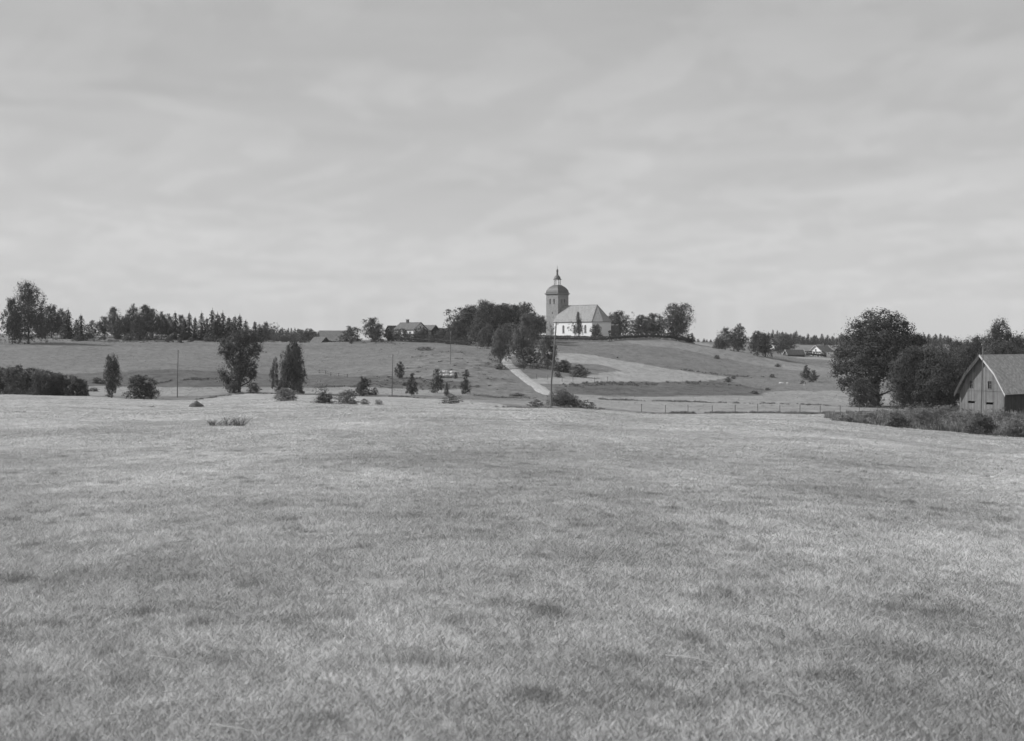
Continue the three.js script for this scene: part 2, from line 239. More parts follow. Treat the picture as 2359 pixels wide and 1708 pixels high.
// crown in a box of height 1 and width 1: boughs carry sprays, sprays carry leaves
function crown(seed, { boughs = 13, sprays = 8, leaves = 26, leaf = 0.02, y0 = 0.1, shape, lean = 0, open = 0.0, given, tight = 1 }) {
  const r = rngOf(seed), L = [], limbs = [];
  const list = given || Array.from({ length: boughs }, (_, i) => {
    const t = (i + 0.5 + (r() - 0.5) * 0.7) / boughs, y = lerp(y0 + 0.06, 0.95, t), rad = shape(y), an = i * 2.4 + r() * 1.1, out = rad * (0.28 + 0.55 * r());
    return [Math.cos(an) * out + lean * (y - 0.4), y, Math.sin(an) * out, rad * (0.26 + 0.36 * r()) + 0.03];
  });
  for (const [bx0, by, bz, br] of list) {
    limbs.push([bx0, by, bz]);
    const m = Math.max(3, Math.round(sprays * Math.pow(br / 0.2, 1.3)));
    for (let s = 0; s < m; s++) {
      let dx = gauss(r), dy = gauss(r) * 0.9 + 0.12, dz = gauss(r); const q = Math.hypot(dx, dy, dz) || 1, k = br * Math.pow(r(), 0.38) / q;
      const sx = bx0 + dx * k, sy = Math.min(1, by + dy * k * 0.95), sz = bz + dz * k, sr = (0.030 + 0.05 * r()) * (0.6 + br * 2.2) * tight;
      if (r() < open) continue;
      for (let l = 0; l < leaves; l++) {
        const lx = sx + gauss(r) * sr * 1.25, ly = sy + gauss(r) * sr, lz = sz + gauss(r) * sr * 1.25; if (ly < 0.01) continue;
        const ox = lx - lean * (ly - 0.4), oy = (ly - 0.45) * 0.8, oz = lz, oq = Math.hypot(ox, oy, oz) || 1;
        const cx = lx - sx, cy = ly - sy, cz = lz - sz, cq = Math.hypot(cx, cy, cz) || 1;
        L.push([lx, ly, lz, ox / oq * 0.5 + cx / cq * 0.5 + gauss(r) * 0.7, oy / oq * 0.5 + cy / cq * 0.5 + gauss(r) * 0.7 + 0.25, oz / oq * 0.5 + cz / cq * 0.5 + gauss(r) * 0.7, leaf * (0.6 + 0.8 * r()), r() * 6.28]);
      }
    }
  }
  if (!given) {                                                // fill the unit box: width 1, top at 1
    const xs = L.map((l) => Math.abs(l[0])).sort((p, q) => p - q), zs = L.map((l) => Math.abs(l[2])).sort((p, q) => p - q), ys = L.map((l) => l[1]).sort((p, q) => p - q), n = Math.floor(L.length * 0.985), kx = 0.5 / xs[n], kz = 0.5 / zs[n], ky = 1 / ys[Math.floor(L.length * 0.997)];
    for (const l of L) { l[0] *= kx; l[1] *= ky; l[2] *= kz; } for (const l of limbs) { l[0] *= kx; l[1] *= ky; l[2] *= kz; }
  }
  return { leaves: leafQuads(L), limbs };
}
function trunkOf(limbs, seed, thick = 0.022, lean = 0, fork = 0.32) {
  const r = rngOf(seed), g = [], top = 0.82, at = (t) => [lean * (t * top - 0.4) * sst(0.1, 1, t) + 0.012 * Math.sin(t * 7 + seed), t * top, 0.012 * Math.cos(t * 6 + seed)];
  const ts = [0, 0.04, 0.15, 0.35, 0.6, 0.8, 1]; g.push(tube(ts.map(at), ts.map((t) => thick * (t < 0.03 ? 1.7 : 1.1) * (1 - t * 0.88))));
  limbs.forEach(([x, y, z], i) => { if (i % 2 && limbs.length > 14) return; const t = Math.max(0.12, Math.min(0.9, (y - fork * (0.5 + r() * 0.5)) / top)), a = at(t), m = [(a[0] * 0.45 + x * 0.55), lerp(a[1], y, 0.42), (a[2] * 0.45 + z * 0.55)]; const w = thick * 0.5 * (1 - t * 0.7); g.push(tube([a, m, [x, y, z]], [w, w * 0.65, w * 0.25], 5)); });
  return mergeGeometries(g);
}
const round = (y) => 0.5 * Math.pow(Math.max(0, Math.sin(Math.PI * Math.pow(Math.min(1, (y - 0.04) / 0.98), 0.82))), 0.62);
const column = (y) => 0.5 * Math.pow(Math.max(0, Math.sin(Math.PI * Math.pow(Math.min(1, (y + 0.06) / 1.08), 0.72))), 0.75);
const dome = (y) => 0.5 * Math.sqrt(Math.max(0, 1 - Math.pow(y * 0.97, 2.2)));
const egg = (y) => 0.5 * Math.pow(Math.max(0, 1 - y), 0.55) * sst(-0.1, 0.25, y);
function kit(seed, o, thick, trunkMat) { const c = crown(seed, o); return { leaves: c.leaves, trunk: trunkOf(c.limbs, seed, thick, o.lean || 0), trunkMat }; }
const KIT = {
  broad: [1, 2, 3, 4, 5].map((s) => kit(s * 131, { boughs: 19, sprays: 17, leaves: 26, leaf: 0.019, y0: 0.14, shape: round, lean: (s - 3) * 0.05, open: 0.06 }, 0.024, M.bark)),
  tall: [1, 2, 3].map((s) => kit(s * 977, { boughs: 20, sprays: 20, leaves: 24, leaf: 0.018, y0: 0.08, shape: column, lean: (s - 2) * 0.06, open: 0.05 }, 0.018, M.bark)),
  shrub: [1, 2, 3, 4].map((s) => kit(s * 613, { boughs: 15, sprays: 17, leaves: 26, leaf: 0.021, y0: -0.02, shape: dome, open: 0.04 }, 0.014, M.bark)),
  egg: [1, 2, 3].map((s) => kit(s * 317, { boughs: 15, sprays: 19, leaves: 22, leaf: 0.022, y0: 0.04, shape: egg, open: 0.04 }, 0.018, M.bark)),
  wispy: [1, 2].map((s) => kit(s * 733, { boughs: 11, sprays: 7, leaves: 16, leaf: 0.022, y0: 0.15, shape: round, open: 0.25 }, 0.016, M.bark)),
};
const LOW = {                                                  // the same kinds for trees that stand far off
  broad: [1, 2, 3, 4].map((s) => kit(s * 77, { boughs: 17, sprays: 10, leaves: 12, leaf: 0.032, y0: 0.14, shape: round, lean: (s - 2) * 0.05, open: 0.05 }, 0.024, M.bark)),
  tall: [1, 2, 3].map((s) => kit(s * 79, { boughs: 17, sprays: 11, leaves: 12, leaf: 0.032, y0: 0.08, shape: column, open: 0.05 }, 0.018, M.bark)),
  shrub: [1, 2, 3, 4].map((s) => kit(s * 83, { boughs: 13, sprays: 9, leaves: 12, leaf: 0.04, y0: -0.02, shape: dome, open: 0.04 }, 0.014, M.bark)),
};
const HIGH = {                                                 // and for those close enough to show their twigs
  broad: [1, 2, 3].map((s) => kit(s * 191, { boughs: 24, sprays: 34, leaves: 28, leaf: 0.0125, y0: 0.12, shape: round, lean: (s - 2) * 0.06, open: 0.05 }, 0.024, M.bark)),
  shrub: [1, 2, 3].map((s) => kit(s * 197, { boughs: 20, sprays: 21, leaves: 26, leaf: 0.017, y0: -0.02, shape: dome, open: 0.05 }, 0.014, M.bark)),
};
function spruce(seed, full = 0.5) {
  const r = rngOf(seed), L = [], tiers = 20;
  for (let t = 0; t < tiers; t++) {
    const y = 0.05 + 0.9 * t / tiers, rad = full * 1.05 * Math.pow(1 - y, 0.78) * (0.8 + 0.35 * r()) + 0.015, nb = Math.max(4, Math.round(9 * (1 - y) + 3));
    for (let b = 0; b < nb; b++) { const an = (b + r() * 0.7) / nb * 6.283 + t, len = rad * (0.65 + 0.5 * r()); const m = 3 + Math.round(len * 16);
      for (let k = 1; k <= m; k++) { const q = k / m, x = Math.cos(an) * len * q, z = Math.sin(an) * len * q, yy = y - 0.10 * len * q * q * 2 + 0.02 * (r() - 0.5); L.push([x + gauss(r) * 0.012, yy, z + gauss(r) * 0.012, Math.cos(an) * 0.5 + gauss(r) * 0.5, 0.7, Math.sin(an) * 0.5 + gauss(r) * 0.5, 0.042 * (0.7 + 0.6 * r()), r() * 6.28]); } }
  }
  for (let k = 0; k < 14; k++) L.push([gauss(r) * 0.006, 0.9 + 0.1 * k / 14, gauss(r) * 0.006, gauss(r), 0.1, gauss(r), 0.014, 1.5]);
  return { leaves: leafQuads(L, 0.55), trunk: tube([[0, 0, 0], [0, 0.5, 0], [0, 0.97, 0]], [0.018, 0.01, 0.002], 6), trunkMat: M.bark };
}
KIT.spruce = [11, 23, 37, 41].map((s, i) => spruce(s, [0.5, 0.42, 0.55, 0.5][i]));
let kitTurn = 0;
// plant: kind, name, label, photo column, distance (or null with the photo row of its foot), photo row of its top, width in photo pixels
function plant(kind, name, label, px, d, foot, top, wide, mat, opt = {}) {
  let x, z; if (d) { x = xAt(px, d); z = -d; } else { const h = hit(px, foot); x = h.x; z = h.z; d = h.d; }
  const y = H(x, z) - 0.12, h = Math.max(0.4, yAt(top, d) - y), w = wide * d / F, tall = h * F / d, list = (tall < (kind === 'shrub' ? 26 : 46) && LOW[kind]) || (tall > 95 && HIGH[kind]) || (kind === 'shrub' && wide > 52 && tall > 40 && HIGH.shrub) || KIT[kind], v = opt.kit || list[(opt.v ?? kitTurn++) % list.length];
  const t = thing(name, label, opt.cat || (/shrub|bush/.test(name) ? 'shrub' : 'tree'), [x, y, z], opt.turn ?? (hash(Math.round(px * 3), Math.round(top)) * 6.28), opt.group);
  const tr = part('trunk', v.trunk, opt.bark || v.trunkMat, t), cr = part('crown', v.leaves, mat || M.leaf, t);
  for (const o of [tr, cr]) o.scale.set(w, h, w); const k = Math.min(1.6, h / w); tr.scale.set(w * k * 0.85, h, w * k * 0.85);
  if (w > h * 1.02) tr.scale.set(h, h, h);
  if (opt.open) cr.scale.multiplyScalar(1);
  return t;
}

// --- the wood along the field crest
const wood = 'trees in the wood along the field crest';
{
  const bigKit = kit(4242, { boughs: 30, sprays: 26, leaves: 26, leaf: 0.012, y0: 0.08, shape: (y) => 0.5 * Math.pow(Math.max(0, Math.sin(Math.PI * Math.pow(Math.min(1, (y + 0.05) / 1.07), 0.6))), 0.7), open: 0.08 }, 0.02, M.bark);
  plant('broad', 'tall_tree', 'tallest broad tree standing at the outer end of the wood', 64, 465, 0, 650, 84, M.leafDark, { kit: bigKit, turn: 0.4 });
  plant('tall', 'tall_tree', 'dark tree beneath the tallest tree of the wood', 28, 462, 0, 688, 52, M.leafDark);
  const B = [[118, 505, 702, 44], [141, 510, 712, 40], [96, 505, 720, 44], [240, 520, 729, 34], [212, 520, 738, 34], [263, 512, 708, 40], [286, 520, 728, 34], [305, 515, 702, 38], [331, 512, 703, 50], [350, 520, 712, 40], [372, 516, 719, 34], [318, 505, 728, 40], [271, 505, 738, 34], [388, 520, 724, 32], [418, 530, 726, 32]];
  B.forEach(([u, d, t, w], i) => plant(i % 3 ? 'tall' : 'broad', 'deciduous_tree', 'leafy tree among others in the wood along the crest', u, d, 0, t, w, i % 4 === 1 ? M.leaf : M.leafDark, { group: wood }));
  const S = [[156, 500, 708, 34], [186, 490, 722, 34], [176, 500, 733, 26], [403, 515, 716, 28], [436, 515, 717, 26], [449, 520, 728, 24], [464, 515, 716, 26], [476, 520, 730, 26], [489, 510, 709, 34], [501, 520, 718, 34], [513, 512, 715, 34], [527, 520, 728, 34], [541, 515, 725, 30], [552, 512, 722, 30], [566, 520, 735, 28], [587, 525, 738, 26], [597, 530, 744, 28], [425, 512, 732, 30], [533, 508, 738, 36], [495, 505, 736, 40]];
  S.forEach(([u, d, t, w]) => plant('spruce', 'spruce_tree', 'dark pointed spruce in the wood along the crest', u, d, 0, t, w * 1.5, M.needle, { group: wood }));
  plant('wispy', 'wispy_tree', 'thin airy tree rising above the far spruces', 632, 560, 0, 743, 34, M.leaf);
  plant('tall', 'deciduous_tree', 'greyer leafy tree at the end of the spruce wood', 612, 540, 0, 742, 30, M.leaf);
  // low growth along the crest
  [[95, 776, 766, 26], [182, 786, 772, 20], [205, 779, 766, 26], [270, 782, 768, 24], [296, 786, 769, 30], [318, 785, 766, 26], [345, 784, 770, 22], [360, 781, 773, 14], [388, 789, 776, 22], [415, 790, 778, 16], [440, 788, 777, 18], [66, 781, 774, 30], [238, 783, 774, 20], [480, 788, 778, 24], [508, 789, 780, 26]].forEach(([u, f, t, w]) => plant('shrub', 'crest_shrub', 'low shrub on the grassy crest below the wood', u, null, f, t, w, M.leafDark, { group: 'low shrubs along the field crest' }));
}
// --- distant forest behind
{
  const r = rngOf(5);
  for (let i = 0; i < 40; i++) { const u = 590 + i * 4.3 + r() * 4, d = 880 + r() * 220; plant(r() < 0.75 ? 'spruce' : 'tall', 'far_spruce_tree', 'small distant spruce in the forest beyond the barns', u, d, 0, 753 + (i > 30 ? 9 : i > 20 ? 4 : 0) + r() * 9, 15 + r() * 7, M.needle, { group: 'far forest beyond the barns' }); }
  [[690, 640, 759, 36], [712, 640, 757, 30], [668, 620, 766, 36], [728, 650, 764, 26], [655, 560, 772, 34], [640, 600, 770, 30], [695, 560, 771, 30]].forEach(([u, d, t, w]) => plant('broad', 'far_broad_tree', 'rounded tree in front of the distant forest', u, d, 0, t, w, M.leaf, { group: 'rounded trees before the far forest' }));
  for (let i = 0; i < 100; i++) { const u = 1735 + i * 4.5 + r() * 4, d = 900 + r() * 260; plant('spruce', 'far_spruce_tree', u > 1950 ? 'distant spruce tip showing over the trees beside the boarded barn' : 'small distant spruce in the forest behind the white house', u, d, 0, 758 + (i > 22 ? 9 : 0) + (i < 8 ? 8 : 0) + r() * 12, 18 + r() * 8, M.needle, { group: u > 1950 ? 'far spruces over the barn trees' : 'far forest behind the white house' }); }
  for (let i = 0; i < 14; i++) { const u = 1590 + i * 9 + r() * 8; plant('spruce', 'far_spruce_tree', 'tiny distant spruce tip showing over the bare hill', u, 1000, 0, 777 + r() * 6, 8 + r() * 5, M.needle, { group: 'spruce tips over the bare hill' }); }
  for (let i = 0; i < 20; i++) { const u = 985 + i * 4 + r() * 5; plant('tall', 'far_broad_tree', 'low distant tree behind the farmhouse hedge', u, 640 + r() * 40, 0, 752 + r() * 10, 22, M.leafDark, { group: 'low trees behind the farmhouse' }); }
}

// --- buildings
function gableHouse(name, label, cat, px, d, yaw, o) {         // local x along the ridge, +z the front
  const x = xAt(px, d), z = -d, y = o.y ?? (H(x, z) - 0.3), t = thing(name, label, cat, [x, y, z], yaw);
  const { L, W, wall, rise } = o, ov = o.over ?? 0.45, l = L / 2, w = W / 2, k = rise / w, e = o.eave ?? 0.4, T = 0.16;
  part('wall', faces([[[-l, -1.5, w], [l, -1.5, w], [l, wall, w], [-l, wall, w]], [[l, -1.5, -w], [-l, -1.5, -w], [-l, wall, -w], [l, wall, -w]], [[l, -1.5, w], [l, -1.5, -w], [l, wall, -w], [l, wall + rise, 0], [l, wall, w]], [[-l, -1.5, -w], [-l, -1.5, w], [-l, wall, w], [-l, wall + rise, 0], [-l, wall, -w]]]), o.wallMat, t);
  const lift = 0.19, top = wall + rise + lift, low = wall - k * e + lift; let first = null;
  for (const s of [1, -1]) { const q = [[-l - ov, low, s * (w + e)], [l + ov, low, s * (w + e)], [l + ov, top, 0], [-l - ov, top, 0]]; const rf = part('roof', slab(s > 0 ? q : q.reverse(), T), o.roofMat, t); first ??= rf; }
  for (const s of [-1, 1]) if (o.barge) for (const f of [1, -1]) { const X = s * (l + ov + 0.035), q = [[X, low - 0.16, f * (w + e)], [X, low + 0.12, f * (w + e)], [X, top + 0.12, 0], [X, top - 0.16, 0]]; part('barge_board', slab(q, 0.06), o.barge, t); }
  if (o.chimney) { const [cx, cz, cw, ch] = o.chimney; part('chimney', mergeGeometries([bx(cw, ch, cw, cx, top + ch / 2 - 0.6, cz), bx(cw * 1.25, 0.18, cw * 1.25, cx, top + ch - 0.6, cz)]), M.brick, first); }
  for (const [side, a, b, ww, hh] of o.windows || []) {           // side f front, g gable(+x), h gable(-x)
    const g = side === 'f' ? (u, v, s, du, dv) => bx(du, dv, s, u, v, w + s / 2) : side === 'g' ? (u, v, s, du, dv) => bx(s, dv, du, l + s / 2, v, u) : (u, v, s, du, dv) => bx(s, dv, du, -l - s / 2, v, u);
    const f = part('window', mergeGeometries([g(a - ww / 2, b, 0.09, 0.1, hh + 0.1), g(a + ww / 2, b, 0.09, 0.1, hh + 0.1), g(a, b + hh / 2, 0.087, ww - 0.1, 0.1), g(a, b - hh / 2, 0.087, ww - 0.1, 0.1), g(a, b, 0.08, 0.06, hh - 0.1)]), o.frameMat || M.frame, t); part('pane', g(a, b, 0.05, ww - 0.1, hh - 0.1), M.pane, f);
  }
  return t;
}
const RAD = Math.PI / 180;
// farmhouse on the crest: front turned to the sun
{
  const yH = yAt(779, 505);
  const h = gableHouse('farmhouse', 'white farmhouse with grey roof and small chimney behind dark hedge', 'house', 946, 505, -38 * RAD, { y: yH, L: 11, W: 8.6, wall: 3.5, rise: 2.9, wallMat: M.plaster, roofMat: M.tile, chimney: [-1.6, 0.2, 0.9, 1.7], windows: [['f', -4, 2, 1, 1.3], ['f', -2.2, 2, 1, 1.3], ['f', 3.6, 2, 1, 1.3], ['g', -1.6, 1.9, 1, 1.3], ['g', 1.6, 1.9, 1, 1.3], ['g', 0, 4.4, 0.9, 1]] });
  part('porch', mergeGeometries([bx(0.16, 2.6, 0.16, -0.8, 1.3, 6.2), bx(0.16, 2.6, 0.16, 1.6, 1.3, 6.2), faces([[[-0.8, 2.55, 6.3], [1.6, 2.55, 6.3], [0.4, 3.7, 6.3]]])]), M.trim, h);
  part('porch_roof', mergeGeometries([slab([[-1.1, 2.5, 6.5], [0.4, 3.85, 6.5], [0.4, 3.85, 4.0], [-1.1, 2.5, 4.0]].reverse(), 0.1), slab([[1.9, 2.5, 6.5], [0.4, 3.85, 6.5], [0.4, 3.85, 4.0], [1.9, 2.5, 4.0]], 0.1)]), M.tile, h);
  part('door', bx(1.0, 2.1, 0.08, 0.4, 1.05, 4.34), M.boardDark, h);
  gableHouse('outbuilding', 'dark boarded outbuilding at the side of the farmhouse', 'barn', 989, 520, -40 * RAD, { y: yAt(780, 520), L: 7, W: 5, wall: 3.6, rise: 2.0, wallMat: M.boardDark, roofMat: M.tile });
  gableHouse('small_shed', 'small dark gabled shed behind the orchard bushes', 'shed', 906, 525, 40 * RAD, { y: yAt(772, 525), L: 5, W: 4.6, wall: 1.7, rise: 2.2, wallMat: M.boardDark, roofMat: M.boardDark });
  // pale-roofed barn and low shed, half sunk behind the crest
  gableHouse('long_barn', 'long barn with pale metal roof and dark gable behind the crest', 'barn', 768, 535, 24 * RAD, { y: yAt(795, 535), L: 12.5, W: 8.5, wall: 2.2, rise: 4.0, wallMat: M.boardDark, roofMat: M.tilePale, windows: [] });
  gableHouse('low_shed', 'low shed with weathered roof in front of the long barn', 'shed', 737, 512, -36 * RAD, { y: yAt(797, 512), L: 6.4, W: 5.6, wall: 1.3, rise: 2.3, wallMat: M.boardDark, roofMat: M.tile, over: 0.35 });
  gableHouse('lean_shed', 'small dark lean shed between long barn and round bush', 'shed', 783, 512, -20 * RAD, { y: yAt(795, 512), L: 5.5, W: 4, wall: 1.7, rise: 1.2, wallMat: M.boardDark, roofMat: M.tile });
  // white house beyond the hill
  const w = gableHouse('white_house', 'white gabled house behind a dark hedge below the far forest', 'house', 1893, 622, 40 * RAD, { y: yAt(826, 622), L: 10, W: 7.4, wall: 3.6, rise: 2.9, wallMat: M.plaster, roofMat: M.tile, barge: M.frame, chimney: [1.5, 0.2, 0.7, 1.5], windows: [['h', -1.5, 1.6, 1, 1.3], ['h', 1.5, 1.6, 1, 1.3], ['h', 0, 4.3, 0.9, 1.1]] });
  void w;
  gableHouse('low_barn', 'low dark-roofed barn with pale barge boards near the white house', 'barn', 1830, 600, 6 * RAD, { y: yAt(823, 600), L: 8.6, W: 6, wall: 1.3, rise: 2.2, wallMat: M.boardDark, roofMat: M.boardDark, barge: M.frame });
  gableHouse('far_cottage', 'far cottage with bright roof glimpsed between the trees', 'house', 1784, 700, 40 * RAD, { y: yAt(800, 700), L: 6.5, W: 5.5, wall: 2.6, rise: 2.4, wallMat: M.plaster, roofMat: M.tilePale });
}

// --- the church
{
  const px = 1284, d = 566, x = xAt(px, d), z = -d, y0 = yAt(776, d);
  const ch = thing('church', 'stone church with square tower, lantern dome and white nave on the hill', 'church', [x, y0, z], -43.8 * RAD);
  const S = 3.7, TH = 19.6;
  // tower: four walls with real belfry openings
  const archHole = (cx, cy, w, h) => { const p = new THREE.Path(); p.moveTo(cx - w / 2, cy); p.lineTo(cx + w / 2, cy); p.lineTo(cx + w / 2, cy + h - w / 2); p.absarc(cx, cy + h - w / 2, w / 2, 0, Math.PI, false); p.lineTo(cx - w / 2, cy); return p; };
  const wallGeo = (lo) => { const s = new THREE.Shape([[-S, -3], [S, -3], [S, TH], [-S, TH]].map((p) => new THREE.Vector2(...p))); s.holes.push(archHole(-1.25, 15.3, 0.75, 2.4), archHole(1.25, 15.3, 0.75, 2.4)); if (lo) s.holes.push(archHole(0.1, 10.6, 0.4, 1.1)); return new THREE.ExtrudeGeometry(s, { depth: 0.7, bevelEnabled: false, curveSegments: 6 }); };
  for (let k = 0; k < 4; k++) { const g = wallGeo(k === 0); g.translate(0, 0, S - 0.7); if (k % 2) { const s = (S - 0.7) / S; g.scale(s, 1, 1); } g.rotateY(k * Math.PI / 2); part('tower_wall', g, M.stone, ch); }
  part('belfry_floor', bx(5.9, 0.3, 5.9, 0, 14.6, 0), M.board, ch);
  const fr = []; for (const p of [-1.6, -0.55, 0.55, 1.6]) for (const q of [-1.9, 1.9]) { fr.push(bx(0.3, 4.6, 0.3, p, 17.05, q), bx(0.29, 4.5, 0.29, q, 17.0, p)); } for (const h of [15.4, 16.6, 17.8, 19.0]) fr.push(bx(4.1, 0.28, 0.27, 0, h, 1.9), bx(4.1, 0.28, 0.27, 0, h, -1.9), bx(0.26, 0.27, 3.4, 1.9, h, 0), bx(0.26, 0.27, 3.4, -1.9, h, 0));
  part('added_bell_frame', mergeGeometries(fr), M.boardDark, ch);  // unseen timber added to block the sky through the openings and keep them dark
  const bell = new THREE.LatheGeometry([[0, 1.1], [0.3, 1.08], [0.42, 0.8], [0.5, 0.35], [0.75, 0.02], [0.78, 0]].map((p) => new THREE.Vector2(...p)), 16); bell.translate(0, 16.4, 0); part('bell', bell, M.trim, ch);
  part('cornice', mergeGeometries([bx(7.9, 0.35, 7.9, 0, TH + 0.175, 0), bx(8.5, 0.4, 8.5, 0, TH + 0.56, 0)]), M.trim, ch);
  // square dome of four curved faces with a sharp arris
  const prof4 = [[3.85, 0], [3.8, 0.6], [3.6, 1.35], [3.2, 2.15], [2.65, 2.85], [2.0, 3.4], [1.55, 3.65]], yb = TH + 0.76; const dp = [];
  for (let k = 0; k < 4; k++) { const c = Math.cos(k * Math.PI / 2), s = Math.sin(k * Math.PI / 2), R = (a, b, e) => [a * c + e * s, b, -a * s + e * c]; for (let i = 0; i < prof4.length - 1; i++) { const [r0, h0] = prof4[i], [r1, h1] = prof4[i + 1]; dp.push([R(-r0, yb + h0, r0), R(r0, yb + h0, r0), R(r1, yb + h1, r1), R(-r1, yb + h1, r1)]); } }
  dp.push([[-1.55, yb + 3.65, 1.55], [1.55, yb + 3.65, 1.55], [1.55, yb + 3.65, -1.55], [-1.55, yb + 3.65, -1.55]]);
  part('dome', faces(dp), M.copper, ch);
  const yl = yb + 3.65, lantern = part('lantern', mergeGeometries([bx(3.2, 0.22, 3.2, 0, yl + 0.11, 0), bx(2.9, 0.3, 2.9, 0, yl + 2.85, 0)]), M.trim, ch);
  for (let k = 0; k < 6; k++) { const a = k * Math.PI / 3 + 0.3, g = new THREE.CylinderGeometry(0.12, 0.14, 2.5, 8); g.translate(Math.cos(a) * 1.38, yl + 1.46, Math.sin(a) * 1.38); part('lantern_post', g, M.copper, lantern); }
  const lt = (pts, seg = 8) => new THREE.LatheGeometry(pts.map((p) => new THREE.Vector2(...p)), seg);
  const cap = lt([[1.62, 0], [1.66, 0.18], [1.5, 0.75], [1.15, 1.35], [0.72, 1.8], [0.5, 2.15], [0.46, 2.3]]); cap.translate(0, yl + 3.0, 0); part('lantern_dome', cap, M.copper, ch);
  const sp = lt([[0.44, 0], [0.40, 1.3], [0.52, 1.4], [0.58, 1.65], [0.44, 2.1], [0.18, 2.5], [0.07, 2.9], [0.05, 4.1], [0, 4.2]]); sp.translate(0, yl + 5.28, 0); const spire = part('spire', sp, M.copper, ch);
  const ball = new THREE.SphereGeometry(0.17, 10, 8); ball.translate(0, yl + 5.28 + 3.3, 0); part('finial_ball', ball, M.trim, spire);
  // nave with polygonal east end; long wall has window openings
  const w = 6.6, x0 = S, x1 = 26.8, xa = 30, wa = 3, eh = 6.7, rh = 14.4, xr = 24.3;
  const long = new THREE.Shape([[x0, -3], [x1, -3], [x1, eh], [x0, eh]].map((p) => new THREE.Vector2(...p))); for (const c of [9.6, 16.4, 22.8]) long.holes.push(archHole(c, 1.7, 1.35, 3.5));
  const lg = new THREE.ExtrudeGeometry(long, { depth: 0.6, bevelEnabled: false, curveSegments: 8 }); lg.translate(0, 0, w - 0.6); part('nave_wall', lg, M.plaster, ch);
  const lg2 = lg.clone(); lg2.translate(0, 0, -2 * w + 0.6); part('nave_wall', lg2, M.plaster, ch);
  part('chancel_wall', faces([[[x1, -3, w], [xa, -3, wa], [xa, eh, wa], [x1, eh, w]], [[xa, -3, wa], [xa, -3, -wa], [xa, eh, -wa], [xa, eh, wa]], [[xa, -3, -wa], [x1, -3, -w], [x1, eh, -w], [xa, eh, -wa]]]), M.plaster, ch);
  part('west_wall', faces([[[x0, -3, -w + 0.01], [x0, -3, w - 0.01], [x0, eh, w - 0.01], [x0, rh - 0.3, 0], [x0, eh, -w + 0.01]]]), M.plaster, ch);
  for (const c of [9.6, 16.4, 22.8]) { const win = part('window', mergeGeometries([bx(0.08, 3.4, 0.08, c, 3.4, w - 0.3), bx(1.35, 0.07, 0.075, c, 2.7, w - 0.3), bx(1.35, 0.07, 0.075, c, 3.6, w - 0.3), bx(1.35, 0.07, 0.075, c, 4.5, w - 0.3)]), M.frame, ch); part('pane', bx(1.33, 3.5, 0.03, c, 3.45, w - 0.42), std(0.16, 0.3), win); part('sill', bx(1.5, 0.12, 0.3, c, 1.66, w + 0.06), M.stone, win); }
  part('eaves_moulding', mergeGeometries([bx(x1 - x0, 0.32, 0.28, (x0 + x1) / 2, eh + 0.02, w + 0.14)]), M.trim, ch);
  const ov = 0.5, k = (rh - eh) / w, ye = eh + 0.1 - k * ov * 0.2, E = w + ov, A = [x0 - 0.25, ye, E], B = [x1 + 0.25, ye, E], C = [xa + ov, ye, wa + 0.25], D = [xa + ov, ye, -wa - 0.25], G = [x1 + 0.25, ye, -E], K = [x0 - 0.25, ye, -E], R0 = [x0 - 0.25, rh, 0], R1 = [xr, rh, 0];
  const rf = part('nave_roof', mergeGeometries([slab([A, B, R1, R0], 0.22), slab([B, C, R1], 0.22), slab([C, D, R1], 0.22), slab([D, G, R1], 0.22), slab([G, K, R0, R1], 0.22)]), M.shingle, ch);
  for (const [p, q] of [[R0, R1], [B, R1], [C, R1], [D, R1]]) part('ridge_cap', tube([[p[0], p[1] + 0.05, p[2]], [q[0], q[1] + 0.05, q[2]]], [0.13, 0.13], 6), M.trim, rf);
  // vestry on the far side of the east end
  part('vestry_wall', faces([[[24, -3, -6.6], [29.4, -3, -6.6], [29.4, 3.2, -6.6], [24, 3.2, -6.6]].reverse(), [[29.4, -3, -6.6], [29.4, -3, -11], [29.4, 3.2, -11], [29.4, 5.4, -8.8], [29.4, 3.2, -6.6]], [[24, -3, -11], [29.4, -3, -11], [29.4, 3.2, -11], [24, 3.2, -11]].reverse()]), std(0.3, 0.95, { map: noiseTex }), ch);
  part('vestry_roof', mergeGeometries([slab([[23.8, 2.95, -6.2], [29.8, 2.95, -6.2], [29.8, 5.65, -8.8], [23.8, 5.65, -8.8]], 0.15), slab([[29.8, 2.95, -11.4], [23.8, 2.95, -11.4], [23.8, 5.65, -8.8], [29.8, 5.65, -8.8]], 0.15)]), M.tile, ch);
}
// dry-stone churchyard wall with a clipped hedge behind it
function wallAlong(name, label, cat, pts, thick, high, mat) {
  const g = []; for (let i = 0; i < pts.length - 1; i++) { const [u0, d0] = pts[i], [u1, d1] = pts[i + 1], n = 6; for (let k = 0; k < n; k++) {
    const f = (t) => { const dd = lerp(d0, d1, t), uu = lerp(u0, u1, t); return [xAt(uu, dd), -dd]; }, a = f(k / n), b = f((k + 1) / n), L = Math.hypot(b[0] - a[0], b[1] - a[1]), yb = Math.min(H(...a), H(...b)) - 0.4; const q = bx(L + 0.02 * k, high + 0.4 + 0.1 * hash(k, i), thick - 0.01 * (k % 3)); q.rotateY(-Math.atan2(b[1] - a[1], b[0] - a[0])); q.translate((a[0] + b[0]) / 2, yb + (high + 0.4) / 2, (a[1] + b[1]) / 2); g.push(q); } }
  const t = thing(name, label, cat, [0, 0, 0]); part('stone_course', mergeGeometries(g), mat, t); return t;
}
